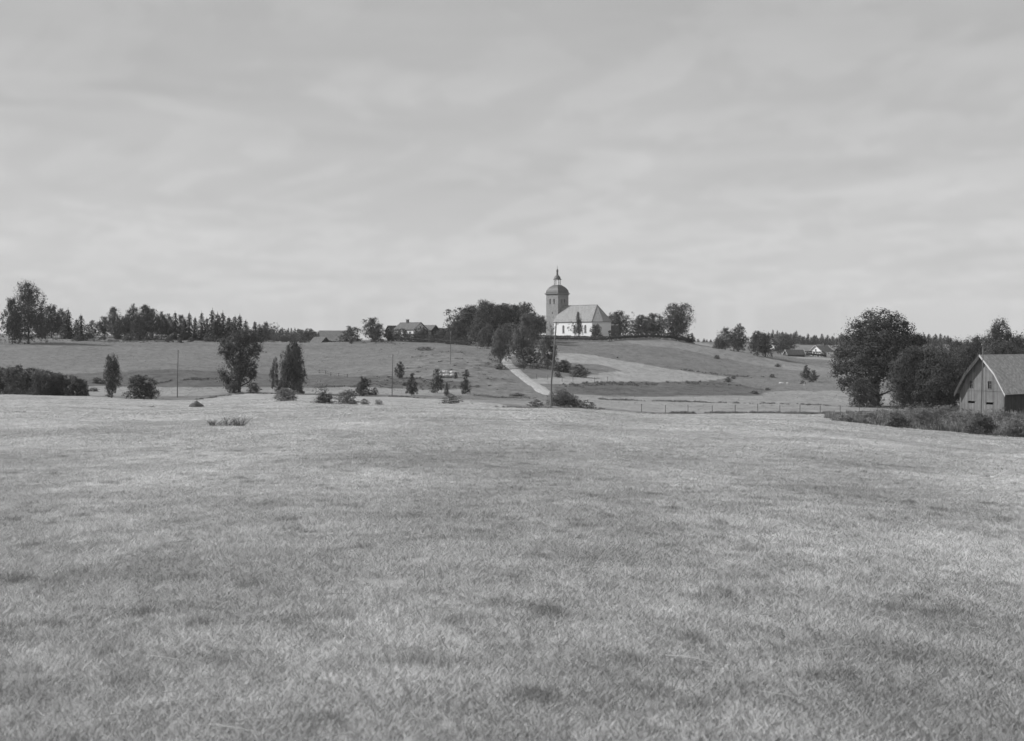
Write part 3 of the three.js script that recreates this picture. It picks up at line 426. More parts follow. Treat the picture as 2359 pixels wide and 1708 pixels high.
wallAlong('churchyard_wall', 'low grey stone wall in place of the grass strip under the church hedge', 'wall', [[1225, 530], [1300, 527], [1402, 521]], 0.8, 0.6, M.stone);  // stands in for the pale grass strip below the hedge
wallAlong('churchyard_wall', 'shaded stone wall under the big churchyard tree', 'wall', [[1402, 521], [1470, 535], [1600, 550]], 0.8, 0.6, M.stone);
function hedge(name, label, pts, high, deep, mat, dens = 26) {   // one clipped hedge: a dense strip of leaves
  const r = rngOf(Math.round(pts[0][0] * 7)), L = [], org = [xAt(...pts[0]), 0, -pts[0][1]];
  for (let i = 0; i < pts.length - 1; i++) { const [u0, d0, s0 = 1] = pts[i], [u1, d1, s1 = 1] = pts[i + 1], len = Math.hypot(xAt(u1, d1) - xAt(u0, d0), d1 - d0), n = Math.round(len * high * dens);
    for (let k = 0; k < n; k++) { const t = r(), dd = lerp(d0, d1, t), uu = lerp(u0, u1, t), hx = xAt(uu, dd), hz = -dd, hh = high * lerp(s0, s1, t) * (0.82 + 0.32 * fbm(hx / 1.7, hz / 1.7, 2)); const q = r(), y = hh * (q < 0.3 ? 1 - r() * 0.12 : r()), off = (q < 0.3 ? r() - 0.5 : (r() < 0.7 ? 0.5 : -0.5) * (0.75 + 0.3 * r())) * deep; L.push([hx - org[0] + gauss(r) * 0.15, H(hx, hz) + y, hz + off - org[2], gauss(r) * 0.6, 0.3 + gauss(r) * 0.5, off * 0.9 + gauss(r) * 0.5, 0.24 * (0.6 + 0.8 * r()), r() * 6.28]); } }
  const t = thing(name, label, 'hedge', org); part('foliage', leafQuads(L), mat, t);
  part('stem_row', mergeGeometries(pts.slice(0, -1).map(([u0, d0], i) => { const [u1, d1] = pts[i + 1], a = [xAt(u0, d0), -d0], b = [xAt(u1, d1), -d1], q = []; for (let k = 0; k <= 6; k++) { const X = lerp(a[0], b[0], k / 6), Z = lerp(a[1], b[1], k / 6); q.push([X - org[0], H(X, Z) + high * 0.4, Z - org[2]]); } return tube(q, q.map(() => Math.min(deep, high) * 0.33), 6); })), mat, t); return t;
}
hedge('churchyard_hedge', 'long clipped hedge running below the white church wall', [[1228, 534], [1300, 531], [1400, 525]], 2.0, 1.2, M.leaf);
hedge('churchyard_hedge', 'dark tall hedge under the spreading churchyard trees', [[1402, 525, 1.45], [1440, 531, 1.3], [1500, 541, 1.1], [1560, 549], [1597, 554, 0.7]], 2.9, 2, M.leafDark);  // darker leaves than the front hedge: its shade put into the colour
hedge('garden_hedge', 'dark hedge along the slope below the farmhouse', [[893, 500, 0.8], [940, 492, 1.1], [990, 484], [1040, 474], [1085, 466, 0.9]], 2.9, 1.8, M.leafDark);
hedge('house_hedge', 'dark clipped hedge in front of the white house', [[1852, 612], [1868, 610], [1904, 608]], 2.5, 1.6, M.leafDark);

// --- trees about the church
{
  const grp = 'trees on the church hill';
  const A = [
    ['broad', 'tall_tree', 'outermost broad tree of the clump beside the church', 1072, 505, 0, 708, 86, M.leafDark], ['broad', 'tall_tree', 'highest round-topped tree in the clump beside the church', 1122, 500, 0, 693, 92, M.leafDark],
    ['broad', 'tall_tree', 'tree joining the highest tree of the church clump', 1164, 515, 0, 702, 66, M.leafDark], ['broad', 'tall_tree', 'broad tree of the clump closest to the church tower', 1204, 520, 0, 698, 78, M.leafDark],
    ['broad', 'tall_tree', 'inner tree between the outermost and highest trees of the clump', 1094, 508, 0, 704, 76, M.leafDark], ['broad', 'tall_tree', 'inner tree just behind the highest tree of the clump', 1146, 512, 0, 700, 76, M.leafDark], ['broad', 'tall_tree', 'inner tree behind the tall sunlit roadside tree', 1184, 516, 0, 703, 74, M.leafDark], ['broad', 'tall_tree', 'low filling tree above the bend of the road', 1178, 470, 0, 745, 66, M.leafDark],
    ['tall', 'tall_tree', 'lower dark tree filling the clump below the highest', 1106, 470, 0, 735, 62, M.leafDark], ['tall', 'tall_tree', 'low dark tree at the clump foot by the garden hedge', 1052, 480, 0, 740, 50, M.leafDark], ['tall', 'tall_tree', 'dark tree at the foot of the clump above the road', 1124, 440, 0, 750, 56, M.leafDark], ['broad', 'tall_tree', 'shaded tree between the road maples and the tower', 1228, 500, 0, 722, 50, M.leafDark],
    ['broad', 'churchyard_tree', 'small tree tucked behind the church tower', 1245, 585, 0, 727, 46, M.leaf], ['wispy', 'churchyard_tree', 'thin leaning tree trunk by the hedge near the tower', 1238, 552, 0, 742, 32, M.leaf],
    ['tall', 'roadside_tree', 'sunlit tree on the outer bank of the gravel road', 1153, 352, 0, 750, 52, M.leafSunlit], ['tall', 'roadside_tree', 'tall sunlit tree standing behind the gravel road', 1206, 362, 0, 724, 62, M.leafSunlit], ['tall', 'roadside_tree', 'dark roadside tree behind the nearest utility pole', 1262, 345, 0, 772, 46, M.leaf],
    ['broad', 'roadside_tree', 'low dark tree growing under the tall roadside tree', 1222, 350, 0, 800, 56, M.leafDark],
    ['tall', 'sapling_tree', 'slim young tree in front of the church windows', 1333, 541, 0, 719, 17, M.leaf], ['wispy', 'sapling_tree', 'small thin tree spreading before the nave wall', 1324, 540, 0, 741, 34, M.leaf], ['shrub', 'churchyard_shrub', 'dark round shrub before the chancel wall', 1373, 538, 0, 747, 28, M.leafDark], ['wispy', 'sapling_tree', 'small sapling beside the tower foot', 1270, 541, 0, 742, 22, M.leaf],
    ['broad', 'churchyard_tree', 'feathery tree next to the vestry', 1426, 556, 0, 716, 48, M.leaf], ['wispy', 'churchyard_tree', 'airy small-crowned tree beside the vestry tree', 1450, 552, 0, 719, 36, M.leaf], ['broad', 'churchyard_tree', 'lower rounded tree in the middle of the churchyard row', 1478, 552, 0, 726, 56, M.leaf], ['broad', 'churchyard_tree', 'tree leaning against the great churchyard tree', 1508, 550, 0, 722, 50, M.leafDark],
    ['broad', 'churchyard_tree', 'thin low tree behind the vestry tree', 1408, 575, 0, 727, 36, M.leaf],
    ['shrub', 'churchyard_shrub', 'low shrub at the open end of the churchyard hedge', 1589, 553, 0, 768, 26, M.leafDark],
  ];
  for (const [k, n, l, u, d, f, t, w, m] of A) plant(k, n, l, u, d, f, t, w, m, { group: grp });
  const great = kit(909, { boughs: 26, sprays: 20, leaves: 26, leaf: 0.014, y0: 0.12, shape: (y) => round(y) * (y < 0.5 ? 0.92 : 1.05), open: 0.1 }, 0.03, M.bark);
  plant('broad', 'churchyard_tree', 'great spreading tree at the end of the churchyard hedge', 1558, 548, 0, 699, 84, M.leafDark, { kit: great, turn: 1.2 });
  plant('shrub', 'slope_shrub', 'wide dark shrub beside the nearest utility pole', 1298, null, 857, 829, 44, M.leafDark); plant('shrub', 'slope_shrub', 'round shrub on the pale strip below the church', 1334, null, 869, 840, 46, M.leaf); plant('shrub', 'slope_shrub', 'tiny bush between the round shrub and the pole', 1285, null, 870, 855, 16, M.leaf);
  // beside the road
  plant('shrub', 'roadside_shrub', 'low bush at the foot of the outer roadside tree', 1150, null, 851, 838, 26, M.leafDark); plant('shrub', 'roadside_shrub', 'bushy growth along the road below the tall tree', 1206, null, 849, 832, 30, M.leaf); plant('shrub', 'roadside_shrub', 'low spreading bush between two roadside trees', 1232, null, 850, 838, 30, M.leaf);
  // below farmhouse
  plant('shrub', 'round_bush', 'large round bush beside the pale-roofed barn', 811, 500, 0, 752, 60, M.leaf); plant('broad', 'garden_tree', 'round-headed tree between barn and farmhouse', 858, 500, 0, 732, 46, M.leaf); plant('shrub', 'garden_shrub', 'dark shrub below the round-headed tree', 866, 492, 0, 758, 32, M.leafDark);
  plant('shrub', 'garden_shrub', 'greyish shrub before the farmhouse gable', 965, 492, 0, 756, 34, M.leaf); plant('shrub', 'garden_shrub', 'bush reaching up beside the dark outbuilding', 978, 490, 0, 754, 26, M.leaf); plant('broad', 'orchard_tree', 'small orchard tree in front of the farmhouse wall', 915, 497, 0, 757, 22, M.leafPale); plant('broad', 'orchard_tree', 'small orchard tree by the little dark shed', 894, 500, 0, 757, 34, M.leaf); plant('shrub', 'garden_shrub', 'leafy shrubs between outbuilding and church clump', 1018, 500, 0, 756, 40, M.leaf); plant('shrub', 'garden_shrub', 'pale shrub at the end of the garden hedge', 1040, 490, 0, 752, 36, M.leaf);
  plant('shrub', 'garden_shrub', 'small dark bush on the field edge under the round bush', 808, null, 792, 782, 10, M.leafDark); plant('shrub', 'garden_shrub', 'low shrub at the outer corner of the low shed', 700, 515, 0, 784, 16, M.leafDark);
  plant('shrub', 'field_shrub', 'low dark shrub on a hump of the pasture', 978, null, 808, 799, 36, M.leafDark);
  // beyond the hill
  plant('tall', 'hill_tree', 'twin tree with the lower crown on the falling hill', 1672, 520, 0, 755, 42, M.leaf); plant('tall', 'hill_tree', 'twin tree with the higher crown on the falling hill', 1702, 517, 0, 747, 44, M.leafDark); plant('shrub', 'hill_shrub', 'shrub at the foot of the twin trees', 1655, 519, 0, 778, 26, M.leaf);
  plant('broad', 'hill_tree', 'lower round tree below the twin trees', 1745, 505, 0, 763, 50, M.leaf); plant('broad', 'hill_tree', 'leaning companion of the lower round tree', 1764, 505, 0, 768, 40, M.leafDark); plant('broad', 'hill_tree', 'grey tree in front of the far forest', 1808, 640, 0, 769, 50, M.leaf); plant('broad', 'hill_tree', 'dark tree above the low barn', 1798, 620, 0, 784, 34, M.leafDark);
  plant('egg', 'juniper_bush', 'upright dark juniper on the stony slope', 1857, null, 874, 842, 24, M.leafDark); plant('egg', 'juniper_bush', 'lower broad juniper beside the upright one', 1874, null, 881, 853, 26, M.leafDark);
  [[1653, 827, 818, 14], [1793, 846, 838, 16], [1690, 872, 866, 12], [1678, 880, 868, 18], [1740, 908, 900, 20], [1768, 900, 893, 14], [1850, 884, 877, 14], [1423, 826, 822, 5], [1780, 870, 862, 14]].forEach(([u, f, t, w]) => plant('shrub', 'slope_bush', 'little dark bush dotted on the open slope', u, null, f, t, w, M.leafDark, { group: 'little bushes on the slope' }));
}
// --- valley trees and shrubs
{
  const two = crown(515, { given: [[0.34, 0.82, 0, 0.16], [0.2, 0.92, 0, 0.14], [-0.3, 0.80, 0, 0.12], [0.10, 0.90, 0, 0.17], [-0.05, 0.86, 0.05, 0.17], [0.28, 0.86, 0, 0.15], [-0.27, 0.74, 0, 0.17], [-0.35, 0.64, 0.03, 0.13], [-0.16, 0.70, 0.1, 0.18], [0.04, 0.74, -0.1, 0.2], [0.24, 0.72, 0.05, 0.18], [0.36, 0.67, 0, 0.13], [-0.2, 0.56, 0, 0.16], [0.0, 0.58, 0.1, 0.2], [0.2, 0.56, 0, 0.18], [-0.14, 0.44, 0, 0.15], [0.08, 0.42, 0.1, 0.2], [0.24, 0.38, 0, 0.16], [-0.02, 0.32, 0.1, 0.17], [0.15, 0.27, 0.05, 0.18], [-0.36, 0.30, 0.1, 0.11], [-0.28, 0.22, 0.1, 0.13], [-0.20, 0.13, 0.05, 0.12], [-0.06, 0.15, 0.1, 0.12], [0.30, 0.28, 0.03, 0.10]], sprays: 34, leaves: 28, leaf: 0.0135, open: 0.03 });
  plant('broad', 'alder_tree', 'leaning two-tiered leafy tree at the field ditch', 552, null, 905, 764, 106, M.leaf, { kit: { leaves: two.leaves, trunk: trunkOf(two.limbs, 5, 0.03, 0.08), trunkMat: M.bark }, turn: 0 });
  const colK = kit(2718, { boughs: 24, sprays: 30, leaves: 26, leaf: 0.014, y0: 0.1, shape: (y) => 0.5 * Math.pow(Math.max(0, Math.sin(Math.PI * Math.pow(Math.min(1, (y + 0.16) / 1.17), 0.9))), 0.6), open: 0.03 }, 0.03, M.bark);
  plant('tall', 'column_tree', 'tall columnar tree over dark bushes at the ditch', 676, null, 908, 785, 58, M.leafDark, { kit: colK, turn: 2 });
  plant('egg', 'young_spruce', 'slim young conifer behind the pole at the ditch', 633, 262, 0, 824, 24, M.leaf, { cat: 'tree' });
  plant('shrub', 'ditch_shrub', 'rounded dark shrub under the two-tiered tree', 584, null, 907, 882, 30, M.leafDark); plant('shrub', 'ditch_shrub', 'dark bush at one foot of the columnar tree', 652, null, 907, 876, 34, M.leafDark); plant('shrub', 'ditch_shrub', 'dark bush at the other foot of the columnar tree', 690, null, 909, 877, 24, M.leafDark); plant('shrub', 'ditch_shrub', 'pale feathery willow bush in front of the columnar tree', 655, null, 924, 894, 54, M.leafPale);
  plant('shrub', 'ditch_shrub', 'low dark sprays beside the two-tiered trunk', 538, null, 907, 878, 30, M.leaf);
  const colB = kit(313, { boughs: 18, sprays: 24, leaves: 24, leaf: 0.017, y0: 0.14, shape: (y) => egg(Math.max(0.05, y - 0.15)) * 1.05, open: 0.06 }, 0.03, M.bark);
  plant('tall', 'column_tree', 'slender pointed tree with bare stem by the hay field', 257, null, 917, 818, 42, M.leafDark, { kit: colB, turn: 1 });
  plant('shrub', 'field_edge_shrub', 'big dark rounded shrub on the hay field edge', 324, null, 919, 864, 74, M.leafDark); plant('shrub', 'field_edge_shrub', 'small round bush at the foot of the slender tree', 254, null, 915, 902, 18, M.leaf);
  [[0, 908, 846, 70, 0], [38, 909, 842, 66, 1], [72, 910, 848, 56, 0], [100, 911, 852, 52, 1], [128, 911, 858, 50, 0], [152, 911, 864, 46, 1], [178, 912, 868, 46, 0], [-40, 908, 846, 70, 0], [60, 909, 862, 70, 1], [115, 910, 868, 60, 0], [190, 911, 876, 26, 0]].forEach(([u, f, t, w, p]) => plant('shrub', 'willow_shrub', 'dark willow shrub in the thicket along the hay field', u, null, f, t, w * 1.1, p ? M.leaf : M.leafDark, { group: 'willow thicket along the hay field' }));
  [[222, 884, 870, 26], [215, 902, 893, 30], [236, 886, 876, 22]].forEach(([u, f, t, w]) => plant('shrub', 'valley_shrub', 'low dark shrub in the hollow behind the thicket', u, null, f, t, w, M.leafDark, { group: 'low shrubs in the hollow' }));
  plant('shrub', 'ditch_shrub', 'dark pointed bush alone by the ditch', 838, null, 912, 868, 42, M.leafDark); plant('shrub', 'ditch_shrub', 'smaller bush leaning on the lone pointed bush', 862, null, 911, 893, 20, M.leafDark);
  plant('egg', 'young_tree', 'highest young birch on the pasture slope', 921, null, 872, 833, 24, M.leafDark); plant('egg', 'young_tree', 'young tree standing on the ditch near a pole', 949, null, 911, 860, 30, M.leafDark); plant('egg', 'young_tree', 'dense young tree beside the pale stone heap', 1007, null, 907, 849, 30, M.leafDark); plant('egg', 'young_tree', 'young round-footed tree alone on the strip', 1073, null, 909, 868, 25, M.leafDark); plant('egg', 'young_tree', 'thin low sapling beside the dense young tree', 1029, null, 914, 882, 12, M.leaf); plant('shrub', 'valley_shrub', 'tiny dark bush at the end of the stone heap', 1050, null, 872, 857, 9, M.leafDark); plant('shrub', 'valley_shrub', 'low dark bush on the slope above the lone young tree', 1074, null, 867, 851, 18, M.leaf); plant('shrub', 'valley_shrub', 'low bush on the ditch left of the first young tree', 935, null, 890, 880, 18, M.leafDark);
  plant('shrub', 'valley_shrub', 'low pale scrub at the foot of the road', 1190, null, 914, 905, 40, M.leaf);
  plant('wispy', 'weedy_sapling', 'pale sapling sprouting at the near edge of the ditch', 742, null, 928, 877, 44, M.leafPale); plant('shrub', 'weedy_shrub', 'pale weedy shrub tangled around the sapling', 748, null, 929, 904, 50, M.leaf); plant('shrub', 'weedy_shrub', 'spreading pale shrub beside the sapling', 800, null, 932, 898, 54, M.leafPale); plant('shrub', 'weedy_shrub', 'low scrub at the end of the spreading shrub', 838, null, 932, 919, 26, M.leafPale); plant('shrub', 'weedy_shrub', 'small scrub tuft out on the hay field edge', 872, null, 931, 921, 18, M.leafPale);
  plant('shrub', 'weedy_shrub', 'pale tangled scrub below the thin sapling', 1040, null, 931, 908, 56, M.leafPale);
  plant('shrub', 'pole_shrub', 'bush around the foot of the nearest utility pole', 1290, null, 938, 897, 60, M.leafPale); plant('shrub', 'pole_shrub', 'broader bush beside the pole foot', 1310, null, 939, 908, 62, M.leafPale); plant('shrub', 'pole_shrub', 'trailing low growth running out from the pole bush', 1345, null, 941, 922, 50, M.leaf); plant('shrub', 'pole_shrub', 'low pale scrub on the road side of the pole', 1235, null, 940, 920, 46, M.leafPale);
  // weeds thicket before the barn
  const r = rngOf(99), near = 'tall weeds and brambles before the barn';
  [[1945, 972, 955, 44], [1978, 972, 946, 40], [2004, 975, 951, 56], [2038, 978, 936, 48], [2066, 983, 950, 60], [2098, 984, 932, 54], [2132, 987, 944, 64], [2158, 992, 936, 56], [2196, 989, 948, 70], [2226, 999, 940, 58], [2258, 1002, 952, 78], [2304, 1004, 938, 66], [2340, 1010, 955, 84], [2118, 972, 926, 56], [2172, 976, 934, 66], [2236, 984, 944, 70], [2322, 990, 950, 64], [2378, 1012, 948, 70]].forEach(([u, f, t, w], i) => plant(i % 2 ? 'wispy' : 'shrub', 'bramble_shrub', 'tangled bramble and weed shrub before the boarded barn', u, null, f, t, w, [M.leafPale, M.leaf, M.leafPale][i % 3], { group: near })); void r;
}
// --- the great tree by the barn and its neighbours
{
  const give = [[-0.06, 0.90, 0, 0.12], [0.06, 0.88, 0.05, 0.13], [-0.02, 0.80, 0.1, 0.16], [0.20, 0.86, 0, 0.11], [0.27, 0.80, 0, 0.10], [-0.20, 0.78, 0.05, 0.14], [-0.28, 0.70, 0, 0.12], [0.14, 0.76, -0.1, 0.15], [0.34, 0.68, 0, 0.12], [0.42, 0.66, 0.02, 0.09], [-0.34, 0.60, 0.05, 0.13], [-0.16, 0.64, 0.18, 0.18], [0.05, 0.64, 0.2, 0.2], [0.25, 0.60, 0.1, 0.18], [0.36, 0.52, 0, 0.15], [-0.38, 0.48, 0.05, 0.13], [-0.25, 0.48, 0.2, 0.18], [-0.05, 0.48, 0.25, 0.2], [0.16, 0.48, 0.22, 0.2], [0.32, 0.40, 0.1, 0.17], [-0.40, 0.36, 0.05, 0.11], [-0.32, 0.32, 0.18, 0.15], [-0.12, 0.34, 0.25, 0.18], [0.10, 0.34, 0.25, 0.18], [-0.33, 0.24, 0.1, 0.10], [-0.22, 0.22, 0.2, 0.12], [-0.05, 0.22, 0.1, 0.10], [0.22, 0.26, 0.15, 0.16], [0.38, 0.28, 0, 0.13], [0.0, 0.6, -0.2, 0.22], [-0.2, 0.5, -0.2, 0.2], [0.2, 0.5, -0.2, 0.2], [0.0, 0.4, -0.1, 0.22], [0.30, 0.18, 0.1, 0.12], [0.0, 0.76, -0.05, 0.19], [0.16, 0.72, 0.0, 0.19], [-0.13, 0.70, 0.0, 0.19], [0.28, 0.70, -0.05, 0.14]];
  const c = crown(2024, { given: give.map(([a, b, e, q]) => [a * 1.03, b, e, q * 0.86]), sprays: 58, leaves: 34, leaf: 0.0088, open: 0.02, tight: 0.78 });
  plant('broad', 'great_tree', 'huge round leafy tree shading the barn corner', 2020, null, 934, 710, 226, M.leafDark, { kit: { leaves: c.leaves, trunk: trunkOf(c.limbs, 8, 0.022, -0.05, 0.4), trunkMat: M.bark }, turn: 0 });
  plant('broad', 'barn_tree', 'dense lower tree between the huge tree and barn', 2150, 222, 0, 798, 140, M.leafDark, { turn: 1 }); plant('broad', 'barn_tree', 'tree overlapping the barn roof edge', 2192, 228, 0, 812, 110, M.leafDark, { turn: 2 }); plant('broad', 'barn_tree', 'low crown joining the huge tree and lower tree', 2098, 222, 0, 800, 100, M.leafDark);
  plant('shrub', 'barn_shrub', 'leafy undergrowth hanging below the huge tree', 1985, null, 938, 872, 60, M.leafDark); plant('shrub', 'barn_shrub', 'dark undergrowth beside the huge tree trunk', 2015, null, 937, 885, 40, M.leafDark); plant('shrub', 'barn_shrub', 'dark bush under the lower barn tree', 2110, null, 936, 872, 80, M.leafDark);  plant('shrub', 'barn_shrub', 'dark bush against the barn corner', 2165, null, 937, 876, 90, M.leafDark);
  const back = 'trees rising behind the barn';
  [['outer tree of the row behind the barn', 2135, 300, 793, 60], ['low tree in the row behind the barn', 2165, 310, 794, 50], ['rounded tree in the row behind the barn', 2200, 290, 780, 74], ['middle tree standing behind the barn ridge', 2245, 285, 775, 70], ['tallest tree rising behind the barn ridge', 2305, 270, 737, 76], ['broad tree over the barn ridge beside the tallest', 2340, 280, 768, 100], ['dark tree filling the row behind the barn', 2280, 295, 778, 80], ['far end tree of the row behind the barn', 2400, 280, 770, 100], ['low crown closing the row behind the barn', 2225, 275, 792, 90], ['low dark crown just over the barn roof', 2320, 262, 785, 110]].forEach(([l, u, d, t, w]) => plant('broad', 'back_tree', l, u, d, 0, t, w, M.leafDark, { group: back }));
}
// --- boarded barn
{
  const d = 190, x = xAt(2262, d), z = -d, y = yAt(962, d), t = thing('boarded_barn', 'grey boarded barn with steep metal roof behind brambles', 'barn', [x, y, z], -51 * RAD);
  // local +z is the gable towards the sun, local x across, ridge runs to -z
  const w = 3.75, wh = 4.0, top = 9.9, Ld = 20, mid = 6.9, mw = 2.25;
  const outline = [[-w, -1.5], [w, -1.5], [w, wh], [mw, mid], [0, top - 0.25], [-mw, mid], [-w, wh]].map((p) => new THREE.Vector2(...p)), s = new THREE.Shape(outline);
  const hole = (cx, cy, a, b) => { const p = new THREE.Path(); p.moveTo(cx - a / 2, cy - b / 2); p.lineTo(cx + a / 2, cy - b / 2); p.lineTo(cx + a / 2, cy + b / 2); p.lineTo(cx - a / 2, cy + b / 2); p.closePath(); return p; };
  const wins = [[-1.75, 5.15, 0.55, 1.15], [1.35, 5.15, 0.55, 1.15]], slots = [[-1.75, 2.35, 1.2, 0.34], [1.35, 2.25, 1.2, 0.34]];
  for (const q of [...wins, ...slots]) s.holes.push(hole(...q));
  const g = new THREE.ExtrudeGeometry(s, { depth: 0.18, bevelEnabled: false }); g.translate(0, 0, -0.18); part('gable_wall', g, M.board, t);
  for (const [a, b, c, e] of wins) { const f = part('window', mergeGeometries([bx(0.07, e + 0.14, 0.06, a - c / 2 - 0.035, b, 0.035), bx(0.07, e + 0.14, 0.06, a + c / 2 + 0.035, b, 0.035), bx(c, 0.07, 0.055, a, b + e / 2 + 0.035, 0.032), bx(c, 0.07, 0.055, a, b - e / 2 - 0.035, 0.032), bx(c, 0.05, 0.05, a, b + 0.1, -0.06), bx(0.05, e, 0.045, a, b, -0.06)]), M.board, t); part('pane', bx(c, e, 0.02, a, b, -0.12), M.pane, f); }
  for (const [a, b, c, e] of slots) part('air_slot_lintel', bx(c + 0.2, 0.1, 0.05, a, b + e / 2 + 0.06, 0.028), M.board, t);
  part('cross_board', bx(2 * w - 0.05, 0.16, 0.05, 0, wh + 0.25, 0.028), M.board, t);
  part('side_wall', bx(0.16, wh + 1.5, Ld - 0.2, w - 0.1, (wh - 1.5) / 2, -Ld / 2 - 0.1), M.boardDark, t); part('side_wall', bx(0.16, wh + 1.5, Ld - 0.2, -w + 0.1, (wh - 1.5) / 2, -Ld / 2 - 0.1), M.boardDark, t); const g2 = new THREE.ShapeGeometry(new THREE.Shape(outline)); g2.translate(0, 0, -Ld); part('gable_wall', g2, M.boardDark, t);  // side boards darker than the gable, with the wall shade put into their colour
  const F0 = 0.75, B0 = -Ld - 0.4; const slope = (sx) => [[sx * 0, top, 0], [sx * (mw + 0.22), mid + 0.12, 0], [sx * (w + 0.55), wh - 0.28, 0]];
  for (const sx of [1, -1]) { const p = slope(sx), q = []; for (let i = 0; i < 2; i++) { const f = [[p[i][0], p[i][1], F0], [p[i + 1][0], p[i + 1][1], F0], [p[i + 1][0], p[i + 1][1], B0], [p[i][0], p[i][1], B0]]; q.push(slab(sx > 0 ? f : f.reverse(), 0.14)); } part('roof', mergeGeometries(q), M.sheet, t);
    const b = []; for (let i = 0; i < 2; i++) { const f = [[p[i][0], p[i][1] + 0.06, F0 + 0.05], [p[i][0], p[i][1] - (sx > 0 ? 0.3 : 0.7), F0 + 0.05], [p[i + 1][0], p[i + 1][1] - (sx > 0 ? 0.3 : 0.7), F0 + 0.05], [p[i + 1][0], p[i + 1][1] + 0.06, F0 + 0.05]]; b.push(slab(sx > 0 ? f : f.reverse(), 0.045)); } part('barge_board', mergeGeometries(b), sx > 0 ? M.frame : M.boardDark, t); }  // left board made deep and dark to stand for the shaded soffit
}
// --- utility poles
[[1268, 122, 742, 'nearest tall utility pole rising from a bush by the road', 0.085, 0.6, M.pole], [2260, 140, 784, 'utility pole standing in front of the boarded barn', 0.07, 0.3, M.pole], [408, 204, 806, 'utility pole at the hay field edge near the rounded shrub', 0.085, 0.15, M.pole], [633, 254, 826, 'utility pole beside the slim young conifer', 0.08, 0.1, M.pole], [903, 234, 816, 'utility pole on the ditch by the young trees', 0.085, 0.15, M.pole], [1038, 342, 762, 'utility pole on the pasture above the stone heap', 0.09, 0.05, M.pole], [988, 480, 757, 'utility pole standing against the dark garden hedge', 0.11, 0, M.pole]].forEach(([u, d, topY, label, rad, lean, mat]) => {
  const x = xAt(u, d), z = -d, y = H(x, z), h = yAt(topY, d) - y, t = thing('utility_pole', label, 'utility pole', [x, y, z], 0, 'utility poles across the valley');
  part('shaft', tube([[0, -0.5, 0], [lean * 0.2, h * 0.33, 0], [lean * 0.6, h * 0.66, 0.03], [lean, h, 0]], [rad * 1.15, rad, rad * 0.9, rad * 0.75], 8), mat, t);
  for (const [k, s] of [[0.25, 1], [0.55, -1]]) { part('insulator', new THREE.LatheGeometry([[0.0, 0], [0.05, 0], [0.05, 0.06], [0.03, 0.12], [0, 0.13]].map((p) => new THREE.Vector2(...p)), 8).translate(lean + s * (rad + 0.09), h - k, 0), M.glassy, t); part('bracket', bx(0.12, 0.03, 0.03, lean + s * (rad + 0.03), h - k - 0.02, 0), M.trim, t); }
});
// --- wire fence along the meadow
{
  const posts = [1478, 1533, 1585, 1641, 1694, 1746, 1797, 1843, 1890, 1936, 1980, 2022].map((u, i) => { const h = hit(u, 951.5 + i * 0.2); return [h.x, h.z]; });
  const t = thing('wire_fence', 'thin wire fence on slender posts along the meadow', 'fence', [posts[0][0], H(...posts[0]), posts[0][1]]), o = t.position;
  const tops = posts.map(([x, z], i) => { const y = H(x, z), h = 1.25 + 0.2 * hash(i, 5); part('post', tube([[x - o.x, y - o.y - 0.3, z - o.z], [x - o.x + 0.05 * (hash(i, 8) - 0.5), y - o.y + h, z - o.z]], [0.065, 0.05], 6), M.pole, t); return [x - o.x, y - o.y + h, z - o.z]; });
  for (const dy of [0.15, 0.6]) part('wire', tube(tops.map(([x, y, z]) => [x, y - dy, z]), tops.map(() => 0.006), 4), M.trim, t);
  const q = [[735, 860], [750, 862], [762, 866], [780, 868], [800, 871]].map(([u, y]) => hit(u, y)), f = thing('pasture_fence', 'short run of old fence on the pasture edge', 'fence', [q[0].x, H(q[0].x, q[0].z), q[0].z]);
  const tp = q.map((h, i) => { const y = H(h.x, h.z) - f.position.y, p = [h.x - f.position.x, y + 0.8 + 0.3 * hash(i, 2), h.z - f.position.z]; part('post', tube([[p[0], y - 0.3, p[2]], p], [0.08, 0.06], 6), M.boardDark, f); return p; });
  for (const dy of [0.15, 0.65]) part('rail', tube(tp.map(([x, y, z]) => [x, y - dy, z + 0.07]), tp.map(() => 0.028), 5), M.boardDark, f);
  const r0 = [[1236, 872], [1262, 876], [1295, 880], [1320, 880], [1370, 880], [1400, 879]].map(([u, y]) => hit(u, y)), f2 = thing('slope_fence', 'sparse fence posts below the pale strip by the road', 'fence', [r0[0].x, H(r0[0].x, r0[0].z), r0[0].z]);
  const tp2 = r0.map((h, i) => { const y = H(h.x, h.z) - f2.position.y, p = [h.x - f2.position.x, y + 1.2 + 0.2 * hash(i, 4), h.z - f2.position.z]; part('post', tube([[p[0], y - 0.3, p[2]], p], [0.07, 0.06], 6), M.pole, f2); return p; }); part('wire', tube(tp2.map(([x, y, z]) => [x, y - 0.15, z]), tp2.map(() => 0.006), 4), M.trim, f2);
}
// --- low field gate across the road
{
  const a = hit(1163, 853), b = hit(1207, 853), t = thing('field_gate', 'low dark barred gate across the gravel road', 'gate', [a.x, H(a.x, a.z), a.z]), L = Math.hypot(b.x - a.x, b.z - a.z); t.rotation.y = -Math.atan2(b.z - a.z, b.x - a.x);
  for (const X of [0, L]) part('post', tube([[X, -0.4, 0], [X, 1.5, 0]], [0.11, 0.1], 6), M.boardDark, t);
  for (const Y of [0.35, 0.7, 1.05]) part('bar', bx(L - 0.2, 0.13, 0.06, L / 2, Y, 0), M.boardDark, t);
}
